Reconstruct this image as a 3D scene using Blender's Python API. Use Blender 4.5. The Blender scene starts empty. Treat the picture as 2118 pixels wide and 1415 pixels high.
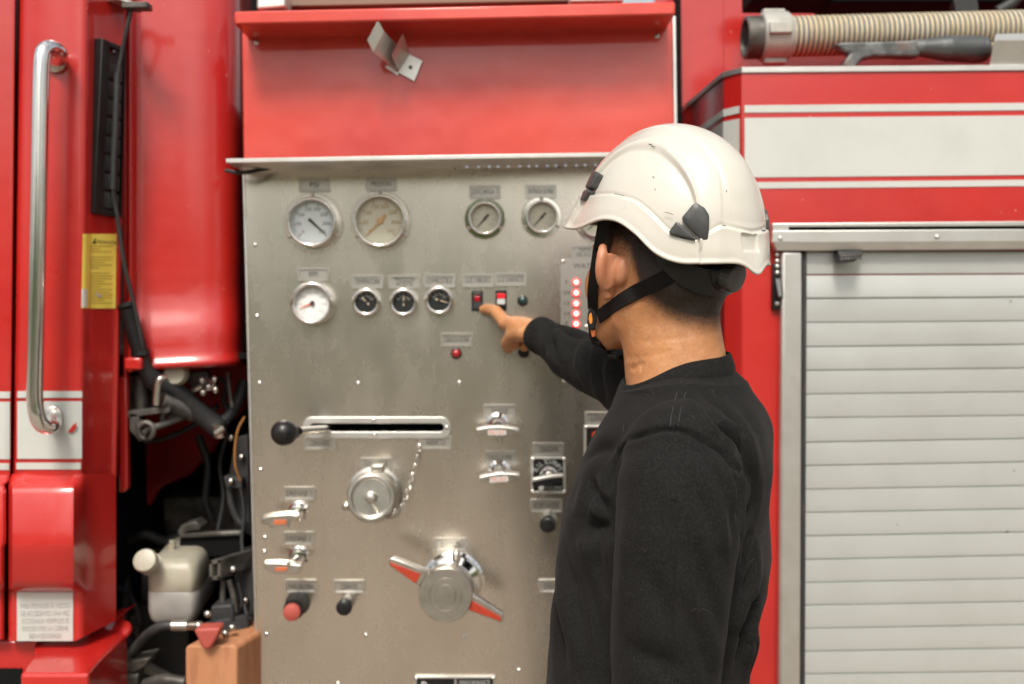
import bpy, bmesh, math, random
import numpy as np
from mathutils import Vector, Matrix
random.seed(7)
RNG = np.random.default_rng(7)
scn = bpy.context.scene
COL = scn.collection
PI = math.pi

# ------------------------------------------------------------------ camera
FPX = 2059.0                       # 35 mm lens on a 36 mm frame 2118 px wide
def cam_basis(yaw=0.5, pitch=2.0, roll=0.6):
    a, t, r = np.radians([yaw, pitch, roll])
    f = np.array([math.sin(a)*math.cos(t), math.cos(a)*math.cos(t), -math.sin(t)])
    r0 = np.array([math.cos(a), -math.sin(a), 0]); u0 = np.cross(r0, f)
    return r0*math.cos(r)-u0*math.sin(r), u0*math.cos(r)+r0*math.sin(r), f
CR, CU, CF = cam_basis()
CC = np.array([0, -2.06, 1.55])
def ray(px, py): return CF + CR*(px-1059)/FPX - CU*(py-707.5)/FPX
def P(px, py, Y):
    """measured point of the photograph -> point on the upright plane at depth Y"""
    d = ray(px, py); return CC + d*((Y-CC[1])/d[1])
def proj(p):
    d = np.asarray(p)-CC; z = d@CF
    return np.stack([1059+FPX*(d@CR)/z, 707.5-FPX*(d@CU)/z], -1)
cd = bpy.data.cameras.new('camera'); cam = bpy.data.objects.new('camera', cd); COL.objects.link(cam)
cd.lens = 35; cd.sensor_width = 36; cd.clip_start = .05; cd.clip_end = 400
M = Matrix.Identity(4)
for i in range(3):
    M[i][0], M[i][1], M[i][2], M[i][3] = CR[i], CU[i], -CF[i], CC[i]
cam.matrix_world = M
cd.dof.use_dof = True; cd.dof.focus_distance = 1.30; cd.dof.aperture_fstop = 3.6; cd.dof.aperture_blades = 0
scn.camera = cam

# --------------------------------------------------------------- materials
def mat(name, col, rough=.5, metal=0., coat=0., var=None, bump=None, specks=None, rvar=0., sss=0., sheen=0., emit=None, aniso=0., stretch=(1,1,1), spec=None, trans=0., coatr=.08):
    m = bpy.data.materials.new(name); m.use_nodes = True
    nt = m.node_tree; b = nt.nodes['Principled BSDF']; L = nt.links.new
    def N(t, **k):
        n = nt.nodes.new(t)
        for a, v in k.items():
            if a in n.inputs: n.inputs[a].default_value = v
            else: setattr(n, a, v)
        return n
    c4 = (*col, 1)
    b.inputs['Base Color'].default_value = c4; b.inputs['Roughness'].default_value = rough; b.inputs['Metallic'].default_value = metal
    b.inputs['Coat Weight'].default_value = coat; b.inputs['Coat Roughness'].default_value = coatr
    if spec is not None: b.inputs['Specular IOR Level'].default_value = spec
    if sss: b.inputs['Subsurface Weight'].default_value = sss; b.inputs['Subsurface Radius'].default_value = (.9, .35, .18); b.inputs['Subsurface Scale'].default_value = .006
    if sheen: b.inputs['Sheen Weight'].default_value = sheen; b.inputs['Sheen Roughness'].default_value = .4
    if emit: b.inputs['Emission Color'].default_value = (*emit[0], 1); b.inputs['Emission Strength'].default_value = emit[1]
    if trans: b.inputs['Transmission Weight'].default_value = trans
    tc = N('ShaderNodeTexCoord'); mp = N('ShaderNodeMapping'); mp.inputs['Scale'].default_value = stretch
    L(tc.outputs['Object'], mp.inputs['Vector']); vec = mp.outputs[0]
    out = None
    def ramp(src, a, c):
        r = N('ShaderNodeMapRange'); r.inputs['From Min'].default_value = a; r.inputs['From Max'].default_value = c; L(src, r.inputs[0]); return r.outputs[0]
    def mix(f, A, Bc):
        x = N('ShaderNodeMix', data_type='RGBA'); L(f, x.inputs[0])
        for s, v in ((6, A), (7, Bc)):
            if isinstance(v, tuple): x.inputs[s].default_value = v
            else: L(v, x.inputs[s])
        return x.outputs[2]
    cur = c4
    for (c2, sc, lo, hi) in (var or []):
        n = N('ShaderNodeTexNoise', Scale=sc, Detail=5., Roughness=.6); L(vec, n.inputs['Vector'])
        cur = mix(ramp(n.outputs['Fac'], lo, hi), cur, (*c2, 1))
    for (c2, sc, r) in (specks or []):
        v = N('ShaderNodeTexVoronoi', Scale=sc); L(tc.outputs['Object'], v.inputs['Vector'])
        w = N('ShaderNodeTexNoise', Scale=sc*.31, Detail=2.); L(tc.outputs['Object'], w.inputs['Vector'])
        th = N('ShaderNodeMath', operation='MULTIPLY'); L(ramp(w.outputs['Fac'], .5, .72), th.inputs[0]); th.inputs[1].default_value = r
        lt = N('ShaderNodeMath', operation='LESS_THAN'); L(v.outputs['Distance'], lt.inputs[0]); L(th.outputs[0], lt.inputs[1])
        cur = mix(lt.outputs[0], cur, (*c2, 1))
    if not isinstance(cur, tuple): L(cur, b.inputs['Base Color'])
    if rvar:
        n = N('ShaderNodeTexNoise', Scale=9., Detail=6., Roughness=.65); L(vec, n.inputs['Vector'])
        r = N('ShaderNodeMapRange'); r.inputs['From Min'].default_value = .3; r.inputs['From Max'].default_value = .7
        r.inputs['To Min'].default_value = max(.02, rough-rvar); r.inputs['To Max'].default_value = rough+rvar
        L(n.outputs['Fac'], r.inputs[0]); L(r.outputs[0], b.inputs['Roughness'])
    last = None
    for (sc, st, dist) in (bump or []):
        n = N('ShaderNodeTexNoise', Scale=sc, Detail=4., Roughness=.6); L(vec, n.inputs['Vector'])
        bp = N('ShaderNodeBump', Strength=st, Distance=dist); L(n.outputs['Fac'], bp.inputs['Height'])
        if last: L(last, bp.inputs['Normal'])
        last = bp.outputs[0]
    if last: L(last, b.inputs['Normal'])
    return m

RED = (.49, .0175, .0125)
m_red = mat('red_paint', RED, .34, coat=.7, coatr=.13, var=[((.41, .012, .012), 3, .35, .75)], bump=[(2.2, .35, .02), (9, .06, .01)], specks=[((.62, .25, .2), 26, .085), ((.75, .45, .38), 60, .07)], rvar=.1)
m_red_warm = mat('red_paint_warm_reflection', (.60, .042, .020), .36, coat=.65, coatr=.06, var=[((.46, .02, .018), 4, .4, .8)], bump=[(1.3, 1., .03), (5, .14, .012)], specks=[((.7, .3, .25), 22, .055)], rvar=.1)  # base pushed towards orange to stand in for a warm reflection
m_darkred = mat('dark_red_underseal', (.42, .008, .012), .4, var=[((.22, .006, .008), 8, .4, .7)])
m_steel = mat('brushed_stainless', (.74, .685, .61), .27, 1., var=[((.58, .53, .465), 2.6, .42, .74), ((.80, .745, .665), 1.1, .45, .8)], specks=[((.95, .92, .87), 62, .07)], bump=[(1.6, .05, .02)], rvar=.03, stretch=(1.5, 1, .7))
m_chrome = mat('chrome', (.78, .76, .73), .09, 1.)
m_hchrome = mat('worn_chrome', (.80, .79, .77), .17, 1., var=[((.66, .64, .60), 14, .5, .8)])
m_lab = mat('orange_label', (.52, .13, .05), .5)
m_cast = mat('cast_metal', (.62, .59, .54), .30, 1., var=[((.48, .45, .40), 30, .4, .7)], bump=[(90, .12, .002)])
m_alu = mat('aluminium', (.66, .65, .62), .42, .9, var=[((.57, .56, .52), 14, .4, .75)], bump=[(120, .05, .001)])
m_anod = mat('anodised_slats', (.52, .535, .515), .36, .38, var=[((.47, .48, .455), 6, .4, .75), ((.53, .55, .535), 1.2, .45, .7)], specks=[((.22, .20, .17), 17, .07), ((.66, .65, .6), 34, .06)], rvar=.06)
m_plate = mat('nameplate_metal', (.57, .55, .505), .32, .85, var=[((.60, .57, .52), 30, .4, .7)])
m_black = mat('black_plastic', (.009, .009, .0095), .33, spec=.4, var=[((.016, .016, .0155), 25, .5, .8)])
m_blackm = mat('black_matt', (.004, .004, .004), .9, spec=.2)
m_greyp = mat('grey_plastic', (.30, .30, .29), .5)
m_louv = mat('louvre_plastic', (.032, .034, .033), .5)
m_rubber = mat('black_rubber', (.022, .022, .023), .6, var=[((.05, .048, .045), 18, .5, .8)])
m_white = mat('white_decal', (.52, .53, .50), .45, coat=.3, var=[((.46, .47, .44), 7, .45, .8)], specks=[((.35, .35, .33), 24, .05)])
m_yellow = mat('yellow_sticker', (.95, .76, .13), .5, var=[((.90, .66, .09), 30, .5, .8)])
m_paleyel = mat('faded_sticker', (.75, .74, .66), .5)
m_ink = mat('ink', (.03, .028, .025), .6)
m_inkgrey = mat('faded_ink', (.42, .42, .40), .6)
m_inkbrown = mat('brown_ink', (.34, .20, .03), .6)
m_dialw = mat('dial_white', (.72, .77, .77), .5)
m_dialw2 = mat('dial_bright', (.82, .81, .78), .5)
m_dialc = mat('dial_cream', (.62, .59, .46), .5)
m_dialb = mat('dial_black', (.012, .014, .014), .35)
m_orange = mat('orange_pointer', (.60, .36, .16), .5)
m_redptr = mat('red_pointer', (.75, .12, .07), .5)
m_cream = mat('cream_pointer', (.72, .58, .38), .5)
m_blue = mat('blue_print', (.25, .38, .66), .5)
m_green = mat('green_lens', (.006, .035, .03), .15, coat=.6)
m_redlens = mat('red_lens', (.35, .004, .012), .18, coat=.6)
m_redsw = mat('red_switch_lens', (.55, .006, .01), .3, emit=((1, .02, .03), .25))
m_led = mat('lit_red_lamp', (.9, .10, .10), .3, emit=((1, .05, .06), .2))
m_ledc = mat('lit_lamp_core', (1, .8, .75), .3, emit=((1, .55, .45), 1.1))
m_ledb = mat('lit_strip_lamp', (.9, .93, 1), .3, emit=((.62, .75, 1), .25))
m_inlay = mat('orange_red_inlay', (.40, .04, .015), .5, var=[((.34, .03, .013), 40, .4, .7)])
m_knobred = mat('faded_red_knob', (.38, .07, .05), .6)
m_tankw = mat('milky_plastic', (.41, .385, .31), .42, sss=.2, var=[((.30, .265, .19), 11, .45, .75)])
m_fluid = mat('milky_plastic_with_fluid', (.315, .30, .275), .4, sss=.15, var=[((.22, .205, .19), 14, .4, .8)])
m_obox = mat('orange_box_paint', (.47, .215, .105), .65, var=[((.38, .15, .065), 7, .4, .75), ((.36, .15, .07), 22, .5, .62)], bump=[(30, .3, .003)], stretch=(2.4, 2.4, .35))
m_wire = mat('brown_wire', (.30, .13, .03), .5)
m_grime = mat('grimy_metal', (.15, .14, .125), .5, .5, var=[((.05, .046, .04), 22, .38, .66)], bump=[(60, .2, .003)])
m_hoser = mat('hose_rib', (.50, .40, .25), .6, var=[((.56, .50, .37), 12, .4, .7), ((.34, .27, .17), 45, .5, .8)])
m_hoseg = mat('hose_groove', (.20, .18, .14), .7, var=[((.13, .135, .13), 12, .4, .7)])
m_tool = mat('worn_black_iron', (.075, .08, .08), .5, .4, var=[((.19, .195, .19), 22, .45, .7), ((.16, .055, .03), 16, .56, .72)], bump=[(70, .25, .003)])
m_pole = mat('varnished_pole', (.42, .36, .16), .4)
m_wood = mat('weathered_plank', (.22, .15, .11), .7)

# ------------------------------------------------------------------ meshes
class MB:
    """collects shapes in world space; build() links them as ONE mesh object"""
    def __init__(s): s.v = []; s.f = []; s.m = []
    def add(s, verts, faces, mi=0):
        o = len(s.v); s.v += [tuple(map(float, v)) for v in verts]
        s.f += [tuple(i+o for i in f) for f in faces]; s.m += [mi]*len(faces); return s
    def prism(s, pts, back, mi=0):
        """pts: front polygon (3D), back: vector to the rear face"""
        n = len(pts); p = [np.asarray(q, float) for q in pts]; b = np.asarray(back, float)
        fr = [tuple(range(n-1, -1, -1)), tuple(range(n, 2*n))]
        fr += [(i, (i+1) % n, n+(i+1) % n, n+i) for i in range(n)]
        return s.add(p+[q+b for q in p], fr, mi)
    def box(s, c, d, mi=0, R=None):
        d = np.array(d)/2; R = np.eye(3) if R is None else np.asarray(R)
        v = [np.array(c)+(np.array([x, y, z])*d)@R for x in (-1, 1) for y in (-1, 1) for z in (-1, 1)]
        return s.add(v, [(0, 1, 3, 2), (4, 6, 7, 5), (0, 4, 5, 1), (2, 3, 7, 6), (0, 2, 6, 4), (1, 5, 7, 3)], mi)
    def lathe(s, o, ax, prof, n=32, mi=0, mis=None, caps=(True, True)):
        """prof: list of (along, radius)"""
        o = np.asarray(o, float); ax = np.asarray(ax, float); ax = ax/np.linalg.norm(ax)
        t = np.array([0, 0, 1.]) if abs(ax[2]) < .9 else np.array([1., 0, 0])
        a = np.cross(ax, t); a /= np.linalg.norm(a); b = np.cross(ax, a)
        v = []; f = []; k = len(prof)
        for (h, r) in prof:
            for i in range(n):
                q = 2*PI*i/n; v.append(o+ax*h+(a*math.cos(q)+b*math.sin(q))*r)
        base = len(s.v); s.v += [tuple(x) for x in v]
        for j in range(k-1):
            for i in range(n):
                s.f.append(tuple(base+x for x in (j*n+i, j*n+(i+1) % n, (j+1)*n+(i+1) % n, (j+1)*n+i))); s.m.append(mis[j] if mis else mi)
        for j, rev in ((0, True), (k-1, False)):
            if prof[j][1] > 1e-6 and caps[1 if j else 0]:
                loop = [base+j*n+i for i in range(n)]; s.f.append(tuple(loop[::-1] if rev else loop)); s.m.append(mis[min(j, k-2)] if mis else mi)
        return s
    def tube(s, pts, r, n=12, mi=0, flat=1., cap=True):
        p = [np.asarray(q, float) for q in pts]; rr = r if hasattr(r, '__len__') else [r]*len(p)
        base = len(s.v); up = None
        for i, q in enumerate(p):
            t = p[min(i+1, len(p)-1)]-p[max(i-1, 0)]; t /= np.linalg.norm(t)
            if up is None: up = np.array([0, 0, 1.]) if abs(t[2]) < .9 else np.array([1., 0, 0])
            a = np.cross(t, up); a /= np.linalg.norm(a); up = np.cross(a, t)
            for k in range(n):
                g = 2*PI*k/n; s.v.append(tuple(q+(a*math.cos(g)+up*math.sin(g)*flat)*rr[i]))
        for i in range(len(p)-1):
            for k in range(n):
                s.f.append((base+i*n+k, base+i*n+(k+1) % n, base+(i+1)*n+(k+1) % n, base+(i+1)*n+k)); s.m.append(mi)
        if cap:
            s.f.append(tuple(base+k for k in range(n))[::-1]); s.f.append(tuple(base+(len(p)-1)*n+k for k in range(n))); s.m += [mi, mi]
        return s
    def ball(s, c, r, mi=0, n=20, sc=(1, 1, 1)):
        m = n//2; v = []; f = []
        for j in range(1, m):
            for i in range(n):
                a = PI*j/m; b = 2*PI*i/n
                v.append(np.array(c)+np.array([math.sin(a)*math.cos(b)*sc[0], math.sin(a)*math.sin(b)*sc[1], math.cos(a)*sc[2]])*r)
        t = len(v); v += [np.array(c)+np.array([0, 0, r*sc[2]]), np.array(c)-np.array([0, 0, r*sc[2]])]
        for j in range(m-2):
            for i in range(n): f.append((j*n+i, (j+1)*n+i, (j+1)*n+(i+1) % n, j*n+(i+1) % n))
        for i in range(n): f.append((t, i, (i+1) % n)); f.append((t+1, (m-2)*n+(i+1) % n, (m-2)*n+i))
        return s.add(v, f, mi)
    def grid(s, G, mi=0):
        r, c = len(G), len(G[0]); v = [q for row in G for q in row]
        return s.add(v, [(i*c+j, i*c+j+1, (i+1)*c+j+1, (i+1)*c+j) for i in range(r-1) for j in range(c-1)], mi)
    def plate(s, px, Y, depth=.003, mi=0):
        return s.prism([P(x, y, Y) for x, y in px], (0, depth, 0), mi)
    def ring(s, outer, inner, Y, depth, mi=0):
        """flat plate with one hole, outlines in photograph pixels with equal point counts"""
        n = len(outer); o = [P(x, y, Y) for x, y in outer]; i = [P(x, y, Y) for x, y in inner]; b = np.array([0, depth, 0])
        v = o+i+[q+b for q in o]+[q+b for q in i]; f = []
        for k in range(n):
            j = (k+1) % n
            f += [(k, n+k, n+j, j), (2*n+k, 2*n+j, 3*n+j, 3*n+k), (k, j, 2*n+j, 2*n+k), (n+k, 3*n+k, 3*n+j, n+j)]
        return s.add(v, f, mi)
    def text(s, body, o, ax, up, h, mi=0, align='CENTER', width=None):
        v, f = text_mesh(body, align)
        o, ax, up = (np.asarray(q, float) for q in (o, ax, up))
        sx = h
        if width:
            w = max(q[0] for q in v)-min(q[0] for q in v); sx = width/w
        return s.add([o+ax*q[0]*sx+up*q[1]*h for q in v], f, mi)
    def build(s, name, mats, parent=None, bevel=0, seg=2, smooth=True, sub=0, ang=40, label=None):
        me = bpy.data.meshes.new(name); me.from_pydata(s.v, [], s.f)
        for m in (mats if isinstance(mats, (list, tuple)) else [mats]): me.materials.append(m)
        me.polygons.foreach_set('material_index', s.m)
        bm = bmesh.new(); bm.from_mesh(me); bmesh.ops.remove_doubles(bm, verts=bm.verts, dist=1e-6); bmesh.ops.recalc_face_normals(bm, faces=bm.faces); bm.to_mesh(me); bm.free()
        if smooth:
            me.polygons.foreach_set('use_smooth', [True]*len(me.polygons)); me.set_sharp_from_angle(angle=math.radians(ang))
        o = bpy.data.objects.new(name, me); COL.objects.link(o)
        if bevel:
            b = o.modifiers.new('bevel', 'BEVEL'); b.width = bevel; b.segments = seg; b.limit_method = 'ANGLE'; b.angle_limit = math.radians(35); b.harden_normals = False
        if sub:
            b = o.modifiers.new('subdivision', 'SUBSURF'); b.levels = b.render_levels = sub
        if parent is not None: put(o, parent)
        if label: o['label'] = label
        return o
def origin_of(o):
    t = Vector((0, 0, 0))
    while o is not None: t += o.location; o = o.parent
    return t
def put(o, parent):
    o.parent = parent; o.location = o.location-origin_of(parent)
_T = {}
def text_mesh(body, align='CENTER'):
    k = (body, align)
    if k in _T: return _T[k]
    cu = bpy.data.curves.new('lettering', 'FONT'); cu.body = body; cu.size = 1.38; cu.align_x = align; cu.align_y = 'CENTER'; cu.resolution_u = 2
    o = bpy.data.objects.new('lettering', cu); COL.objects.link(o); bpy.context.view_layer.update()
    me = o.to_mesh(); v = [tuple(q.co) for q in me.vertices]; f = [tuple(p.vertices) for p in me.polygons]; o.to_mesh_clear()
    bpy.data.objects.remove(o); bpy.data.curves.remove(cu); _T[k] = (v, f); return _T[k]
def empty(name, loc, label=None, cat=None, group=None):
    o = bpy.data.objects.new(name, None); COL.objects.link(o); o.location = loc; o.empty_display_size = .1
    tag(o, label, cat, group); return o
def tag(o, label=None, cat=None, group=None, kind=None):
    for k, v in (('label', label), ('category', cat), ('group', group), ('kind', kind)):
        if v: o[k] = v
    return o
def twin(o, dloc):
    c = o.copy(); COL.objects.link(c); c.parent = o.parent; c.location = o.location+Vector(dloc)
    for ch in o.children:
        d = ch.copy(); COL.objects.link(d); d.parent = c
    return c
def rrect(x0, y0, x1, y1, r, n=5):
    out = []
    for cx, cy, a in ((x1-r, y0+r, -90), (x1-r, y1-r, 0), (x0+r, y1-r, 90), (x0+r, y0+r, 180)):
        for k in range(n+1):
            q = math.radians(a+90*k/n); out.append((cx+r*math.cos(q), cy+r*math.sin(q)))
    return out
def circ(cx, cy, r, n=40): return [(cx+r*math.cos(2*PI*k/n), cy+r*math.sin(2*PI*k/n)) for k in range(n)]
def pxm(Y): return (Y-CC[1])/FPX          # metres per photo pixel at depth Y
def spline(pts, n=8):
    """Catmull-Rom through 3D points"""
    p = [np.asarray(q, float) for q in pts]; p = [2*p[0]-p[1]]+p+[2*p[-1]-p[-2]]; out = []
    for i in range(1, len(p)-2):
        for k in range(n):
            t = k/n; a, b, c, d = p[i-1:i+3]
            out.append(.5*(2*b+(c-a)*t+(2*a-5*b+4*c-d)*t*t+(3*b-a-3*c+d)*t**3))
    return out+[p[-2]]
OUT = np.array([0, -1., 0])
# =========================================================== the fire truck
truck = empty('fire_truck', (0, .6, 0), 'red fire truck with a stainless steel pump control panel and roller shutter, seen side on', 'fire truck')

# ---- pump control panel
PT = 0.0
mb = MB()
slot_o = rrect(640, 876, 918, 893, 8.4, 8)
outer = [(503, 335), (1402, 322), (1440, 1470), (534, 1470)]
def plate_hole(mb, outer, hole, Y, depth, mi=0):
    bm = bmesh.new()
    vs = [bm.verts.new(P(x, y, Y)) for x, y in outer]; hs = [bm.verts.new(P(x, y, Y)) for x, y in hole]
    es = [bm.edges.new((l[i], l[(i+1) % len(l)])) for l in (vs, hs) for i in range(len(l))]
    bmesh.ops.triangle_fill(bm, edges=es, use_beauty=True)
    bm.verts.index_update()
    v = [np.array(q.co) for q in bm.verts]; f = [tuple(q.index for q in p.verts) for p in bm.faces]; bm.free()
    mb.add(v, f, mi)
    b = np.array([0, depth, 0])
    for l in (outer, hole):
        q = [P(x, y, Y) for x, y in l]; n = len(q)
        mb.add(q+[z+b for z in q], [(i, (i+1) % n, n+(i+1) % n, n+i) for i in range(n)], mi)
plate_hole(mb, outer, slot_o, PT, .04)
panel = mb.build('control_panel', [m_steel], truck)
# thin folded edge along the left side
MB().plate([(501, 345), (505.5, 345), (536, 1470), (531, 1470)], -.003, .006).build('panel_edge', [m_alu], panel, .001)
scr0 = None
def screw(px, py, Y=PT, r=4.6, m=m_chrome, parent=None, name='screw'):
    c = P(px, py, Y); R = r*pxm(Y)
    return MB().lathe(c, OUT, [(-.001, R), (R*.25, R), (R*.55, R*.75), (R*.72, R*.4), (R*.75, 0)], 14).build(name, [m], parent or panel)
for i, (x, y) in enumerate([(528, 507), (532, 654), (537, 793), (741, 793), (950, 792), (1167, 787), (539, 972), (547, 1141), (552, 1312), (757, 1314), (960, 1315), (1073, 1386), (699, 1414), (548, 1112)]):
    screw(x, y)
for x, y in ((740, 349), (941, 346), (1157, 343)): screw(x, y, r=4.5, m=m_grime)
# black box standing in for the dark pump cavity, blocks views behind the slot
MB().box((-.075, .50, 1.25), (.83, .86, 1.5)).build('pump_cavity_dark_box', [m_blackm], truck)

# ---- nameplates
def nameplate(cx, cy, txt, w=57, h=20, m=m_plate, thick=.0042, lines=None, Y=PT, lip=True):
    mb = MB(); o = rrect(cx-w/2-4, cy-h/2-4, cx+w/2+4, cy+h/2+4, 2, 2); i = rrect(cx-w/2, cy-h/2, cx+w/2, cy+h/2, 1, 2)
    mb.ring(o, i, Y-thick, thick, 0); mb.plate(i, Y-.0012, .0012, 0)
    L = lines or ([txt] if txt else [])
    for k, t in enumerate(L):
        hh = (11.5 if len(L) == 1 else 8.4)*pxm(Y)
        yy = cy+(k-(len(L)-1)/2)*9
        mb.text(t, P(cx, yy, Y-.0018), (1, 0, 0), (0, 0, 1), hh, 1, width=min(w*.90, max(15, 5.8*len(t)))*pxm(Y))
    mb.build('nameplate', [m, m_ink], truck, .0007, 1, label=f"nameplate reading {' '.join(L)}" if L else None)
for a in [(650, 383, 'PSI'), (788, 381, 'PRESION'), (1003, 397, 'DESCARGA 1'), (1119, 396, 'ENTRADA BOMBA'), (648, 568, 'RPM'), (760, 583, 'TEMPERATURA'),
          (909, 581, 'COMBUSTIBLE'), (989, 580, 'LUZ TABLERO'), (1056, 578, 'LUZ GABINETE'), (944, 703, 'CEBADOR BOMBA'), (661, 917, 'CERRADO'), (901, 916, 'ABIERTO'),
          (778, 961, 'DESCARGA'), (619, 1021, 'DRENAJE 1'), (617, 1114, 'DRENAJE 2'), (622, 1213, 'PARO BOMBA'), (722, 1214, 'CEBADO'), (932, 1127, 'SUCCION'), (1033, 851, 'TANQUE'),
          (1034, 947, 'TANQUE A BOMBA'), (1134, 930, 'CEBADOR'), (1130, 1047, 'RECIRCULACION'), (1242, 866, 'LLENADO'), (1146, 1213, 'DRENAJE')]:
    nameplate(*a)
nameplate(836, 583, '', lines=['PRESION', 'ACEITE']); nameplate(1213, 522, '', lines=['NIVEL', 'DE AGUA'])

# ---- gauges
def gauge(cx, cy, rf, rb, rd, dial, ndl, ang, mflange, depth=.022, ink=m_ink, kind=0, tail=.35, hub=.14, nlen=.8):
    c = P(cx, cy, PT); s = pxm(PT); rf, rb, rd = rf*s, rb*s, rd*s
    g = empty('gauge', c); g.parent = truck; g.location = Vector(c)-origin_of(truck)
    mb = MB()
    mb.lathe(c, OUT, [(0, rf), (.003, rf), (.004, rf-.001), (.004, rb)], 56, caps=(False, False))
    mb.build('flange', [mflange], g)
    hb, mb_, wb = min(depth*.5, (rb-rd)*.62), (rb+rd)/2, (rb-rd)/2
    mb = MB().lathe(c, OUT, [(.0005, rb), (depth-hb, rb)]+[(depth-hb+hb*math.sin(PI*k/12), mb_+wb*math.cos(PI*k/12)) for k in range(13)]+[(depth*.4, rd)], 64, caps=(False, False))
    mb.build('bezel', [m_chrome], g, ang=30)
    mb = MB(); y = -depth*.45; base = c+np.array([0, y, 0])
    mb.lathe(c+np.array([0, y+.002, 0]), OUT, [(0, rd*1.0), (.002, rd*1.0)], 48)
    ax, up = np.array([1., 0, 0]), np.array([0, 0, 1.])
    q = base+np.array([0, -.0004, 0])
    a0, a1, nt = (-135, 135, 28) if kind == 0 else (-60, 60, 16)
    for k in range(nt+1):
        th = math.radians(a0+(a1-a0)*k/nt); dv = ax*math.sin(th)+up*math.cos(th); pv = np.cross(dv, OUT)
        big = k % 4 == 0; w = rd*(.022 if big else .012); l = .16 if big else .09
        p = [q+dv*rd*.93-pv*w, q+dv*rd*.93+pv*w, q+dv*rd*(.93-l)+pv*w, q+dv*rd*(.93-l)-pv*w]
        mb.add(p, [(0, 1, 2, 3)], 1)
        if big and kind == 0:
            mb.text(str(k//4*50 if k else 0), q+dv*rd*.64, ax, up, rd*.17, 1)
        if big and kind == 1:
            mb.text(str(40+k//4*40), q+dv*rd*.58, ax, up, rd*.17, 1)
    mb.build('dial', [dial, ink], g, smooth=False)
    th = math.radians(ang); dv = ax*math.sin(th)+up*math.cos(th); pv = np.cross(dv, OUT); n0 = base+np.array([0, -.003, 0])
    mb = MB(); w = rd*.045
    mb.prism([n0-dv*rd*tail-pv*w*1.6, n0-dv*rd*tail+pv*w*1.6, n0+pv*w*1.2, n0+dv*rd*nlen+pv*w*.35, n0+dv*rd*nlen-pv*w*.35, n0-pv*w*1.2], (0, .0008, 0))
    mb.lathe(n0, OUT, [(0, rd*hub), (.002, rd*hub*.9), (.002, 0)], 20, 1)
    mb.build('needle', ndl, g)
    if rf > rb*1.02:
        for a in (0, 120, 240):
            t = math.radians(a); rr = (rf+rb)/2
            cc = c+np.array([math.sin(t)*rr, -.004, math.cos(t)*rr])
            MB().lathe(cc, OUT, [(0, .0042), (.0015, .004), (.003, .002), (.0032, 0)], 12).build('screw', [m_cast], g)
    return g
K = (m_ink, m_ink)
gauge(649, 461, 61, 51, 43.5, m_dialw, K, 133, m_steel, .03, ink=m_grime, tail=.22, hub=.06)
gauge(788, 458, 62, 54, 47.5, m_dialc, (m_orange, m_orange), 224, m_steel, .026, ink=m_inkbrown)
gauge(1003, 453, 42, 33.5, 28.5, m_dialc, K, 222, m_chrome, .024, ink=m_inkgrey, tail=.4, hub=.1)
gauge(1120, 450, 42, 33.5, 28.5, m_dialc, K, 222, m_chrome, .024, ink=m_inkgrey, tail=.4, hub=.1)
gauge(1232, 458, 42, 33.5, 28.5, m_dialc, K, 222, m_chrome, .024, ink=m_inkgrey, tail=.4, hub=.1)
gauge(649, 627, 43, 43, 35.5, m_dialw2, (m_redptr, m_ink), 248, m_chrome, .03, ink=m_inkgrey, tail=.1)
gauge(759.5, 625, 28.5, 28.5, 21, m_dialb, (m_cream, m_ink), 318, m_chrome, .022, ink=m_white, kind=1, nlen=.7)
gauge(836, 625, 28.5, 28.5, 21, m_dialb, (m_cream, m_ink), 2, m_chrome, .022, ink=m_white, kind=1, nlen=.7)
gauge(909, 621, 29, 29, 21.5, m_dialb, (m_cream, m_ink), 108, m_chrome, .022, ink=m_white, kind=1, nlen=.85)

# ---- switches and lamps
def switch(cx, cy, on):
    t = MB().plate(rrect(cx-11.5, cy-21, cx+11.5, cy+21, 2), PT-.006, .006).build('rocker_switch', [m_black], truck, .001)
    if on:
        MB().plate(rrect(cx-8, cy-14, cx+8, cy-4, 1), PT-.009, .005).build('lens', [m_redsw], t, .0008)
        MB().prism([P(cx-8.5, cy-3, PT-.010), P(cx+8.5, cy-3, PT-.010), P(cx+8.5, cy+9, PT-.015), P(cx-8.5, cy+9, PT-.015)], (0, .01, 0)).build('rocker', [m_greyp], t, .001)
    else:
        MB().plate(rrect(cx-8, cy-18, cx+8, cy-12, 1), PT-.008, .003).build('rocker', [m_grime], t, .0008)
        MB().plate(rrect(cx-6, cy-10, cx+6, cy+1, 1), PT-.0075, .003).build('lens', [m_redlens], t, .0008)
        MB().plate(rrect(cx-8.5, cy+3, cx+8.5, cy+17, 1), PT-.0078, .003).build('rocker', [m_rubber], t, .0008)
switch(987, 622, False); switch(1036.5, 621, True)
def lamp(cx, cy, r, m, name='indicator_lamp', dome=.6):
    c = P(cx, cy, PT); R = r*pxm(PT)
    t = MB().lathe(c, OUT, [(0, R*1.1), (.004, R*1.1), (.005, R*.95), (.005, R*.8)], 28).build(name, [m_black], truck)
    MB().lathe(c, OUT, [(.004, R*.85), (.007, R*.82), (.007+R*dome*.5, R*.6), (.007+R*dome*.7, R*.3), (.007+R*dome*.75, 0)], 24).build('lens', [m], t)
lamp(1081, 622, 10, m_green); lamp(944, 731, 10.5, m_redlens)
MB().lathe(P(1083, 728, PT), OUT, [(0, .0125), (.012, .0125), (.016, .011), (.0165, 0)], 28).build('push_button', [m_black], truck, label='round black push button under the pointing hand')
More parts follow.
